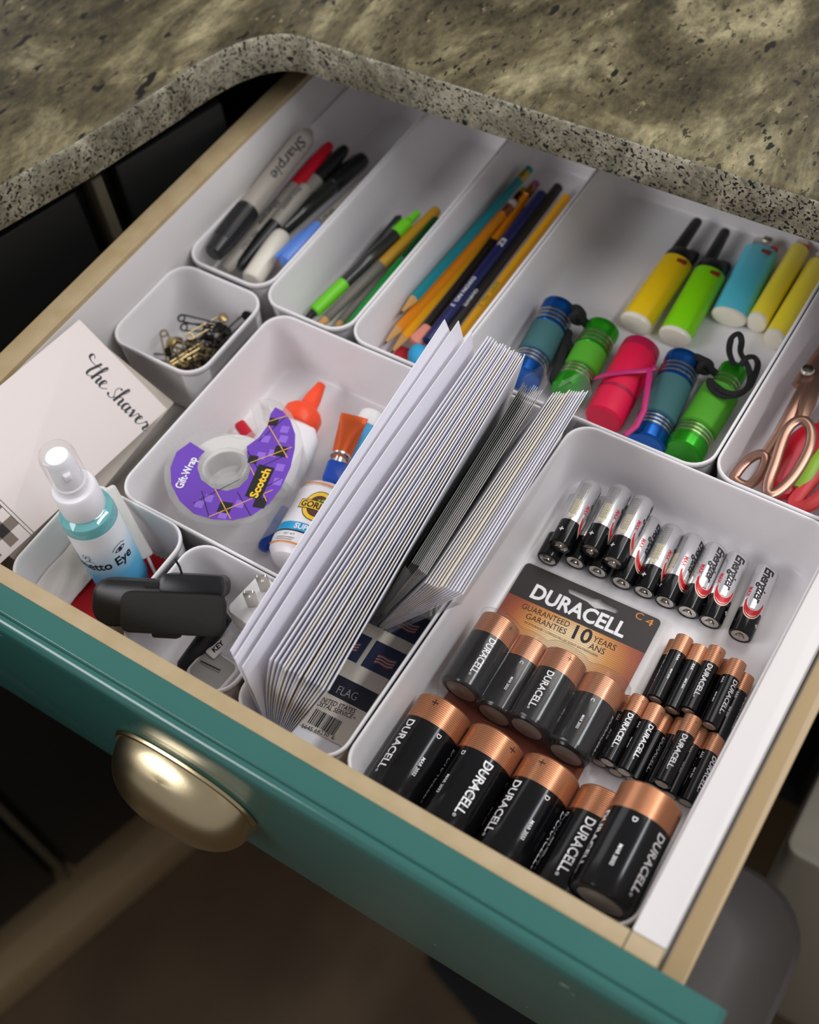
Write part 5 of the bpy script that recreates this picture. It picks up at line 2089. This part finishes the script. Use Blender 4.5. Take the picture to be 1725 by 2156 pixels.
c0, c1 = at(475, 1279, 55), at(544, 1207, 55)
c2 = at(515.6, 1319, 55)
uy = (c1 - c0).normalized()
ux = Vector((uy.y, -uy.x, 0))
DYc = (c1 - c0).length
MCH = axes(Vector((c0.x, c0.y, 55)), ux, uy, (0, 0, 1))
ch = thing('wall_charger', 'white wall charger standing with its two prongs up', 'charger', MCH, 'white chargers in the front bin')
q = MB()
q.rbox(0, 30, -1, DYc + 1, -54.5, 0, 5, 1.6, n=6)
q.build('housing', 'white_plastic', ch)
for px in ((535, 1277), (561, 1244)):
    x_, y_ = on(MCH, *px)
    q = MB()
    M_ = T(x_, y_, 0) @ RZ(40)
    ol = rrect(-3.3, 3.3, 0, 16.5, 1.4, 4)
    vs, fs = plate(ol, [(1.3 * math.cos(2 * math.pi * i / 14), 12.4 + 1.3 * math.sin(2 * math.pi * i / 14)) for i in range(14)], -.75, .75)
    q.add([(x, -z, y) for x, y, z in vs], fs, 0, M_)
    q.build('prong', 'steel', ch)
q = MB()
mk = axes((0, 0, 0), (1, 0, 0), (0, 0, 1), (0, -1, 0))
mk.translation = Vector((0, -1.05, 0))
for k, h_ in enumerate((3, 6, 5)):
    put(q, quad(5 + k * 1.5, 5.4 + k * 1.5, -15 + (6 - h_) / 2, -15 + (6 + h_) / 2 - 3), mk, 0, .05)
rg = [(12 + 2.4 * math.cos(2 * math.pi * i / 24), -14 + 2.4 * math.sin(2 * math.pi * i / 24)) for i in range(24)] + [(12 + 2.0 * math.cos(2 * math.pi * i / 24), -14 + 2.0 * math.sin(2 * math.pi * i / 24)) for i in range(24)]
put(q, (rg, [(i, (i + 1) % 24, 24 + (i + 1) % 24, 24 + i) for i in range(24)]), mk, 0, .05)
for (a_, b_, c_, d_) in ((6, 6.4, -27, -21), (6, 9.5, -21.4, -21), (6, 9.5, -27, -26.6), (9.1, 9.5, -27, -21), (6, 6.3, -35, -31), (7.6, 7.9, -35, -31)):
    put(q, quad(a_, b_, c_, d_), mk, 0, .05)
o = q.build('printed_marks', 'fine_print', ch)
o['kind'] = 'stuff'

s0, s1, s3 = at(443.5, 1372, 24), at(491, 1404, 24), at(404, 1415, 24)
ux = (s1 - s0).normalized()
MQ = axes((s1 + s3) / 2, ux, Vector((-ux.y, ux.x, 0)), (0, 0, 1))
sc_ = thing('phone_charger', 'small white cube charger with a grey face and one folded prong', 'charger', MQ, 'white chargers in the front bin')
q = MB()
q.rbox(-13.5, 13.5, -11.5, 11.5, -23.5, 0, 5, 1.6, n=6)
q.build('housing', 'white_plastic', sc_)
q = MB()
q.rbox(-11.4, 11.4, -9.6, 9.6, -.5, .25, 4, .1, n=6)
q.build('face_plate', 'paper_grey', sc_)
q = MB()
a_, b_ = Vector(on(MQ, 424, 1393)), Vector(on(MQ, 464, 1414))
q.tube([(a_.x, a_.y, .8), (b_.x, b_.y, .8)], 1.1, 8, flat=.7)
q.build('prong', 'steel', sc_)
A_, B_ = at(449, 1377, 26), at(474, 1354, 26)
dd = (B_ - A_).normalized()
MK = axes(A_, dd, Vector((-dd.y, dd.x, 0)), (0, 0, 1))
kt = thing('key_tag', 'white tag lettered KEY, between the two white chargers', 'tag', MK)
q = MB()
q.rbox(-2, 17, -2.5, 5.0, -1, 0, 1, .2)
q.build('strip', 'white_plastic', kt)
q = MB()
put(q, text2d('KEY', 3.2, .03, .15, width=8.5), T(1, 0, 0), 0, .1)
q.build('lettering', 'ink_black', kt)
A_, B_ = at(560, 1440, 3), at(478, 1490, 3)
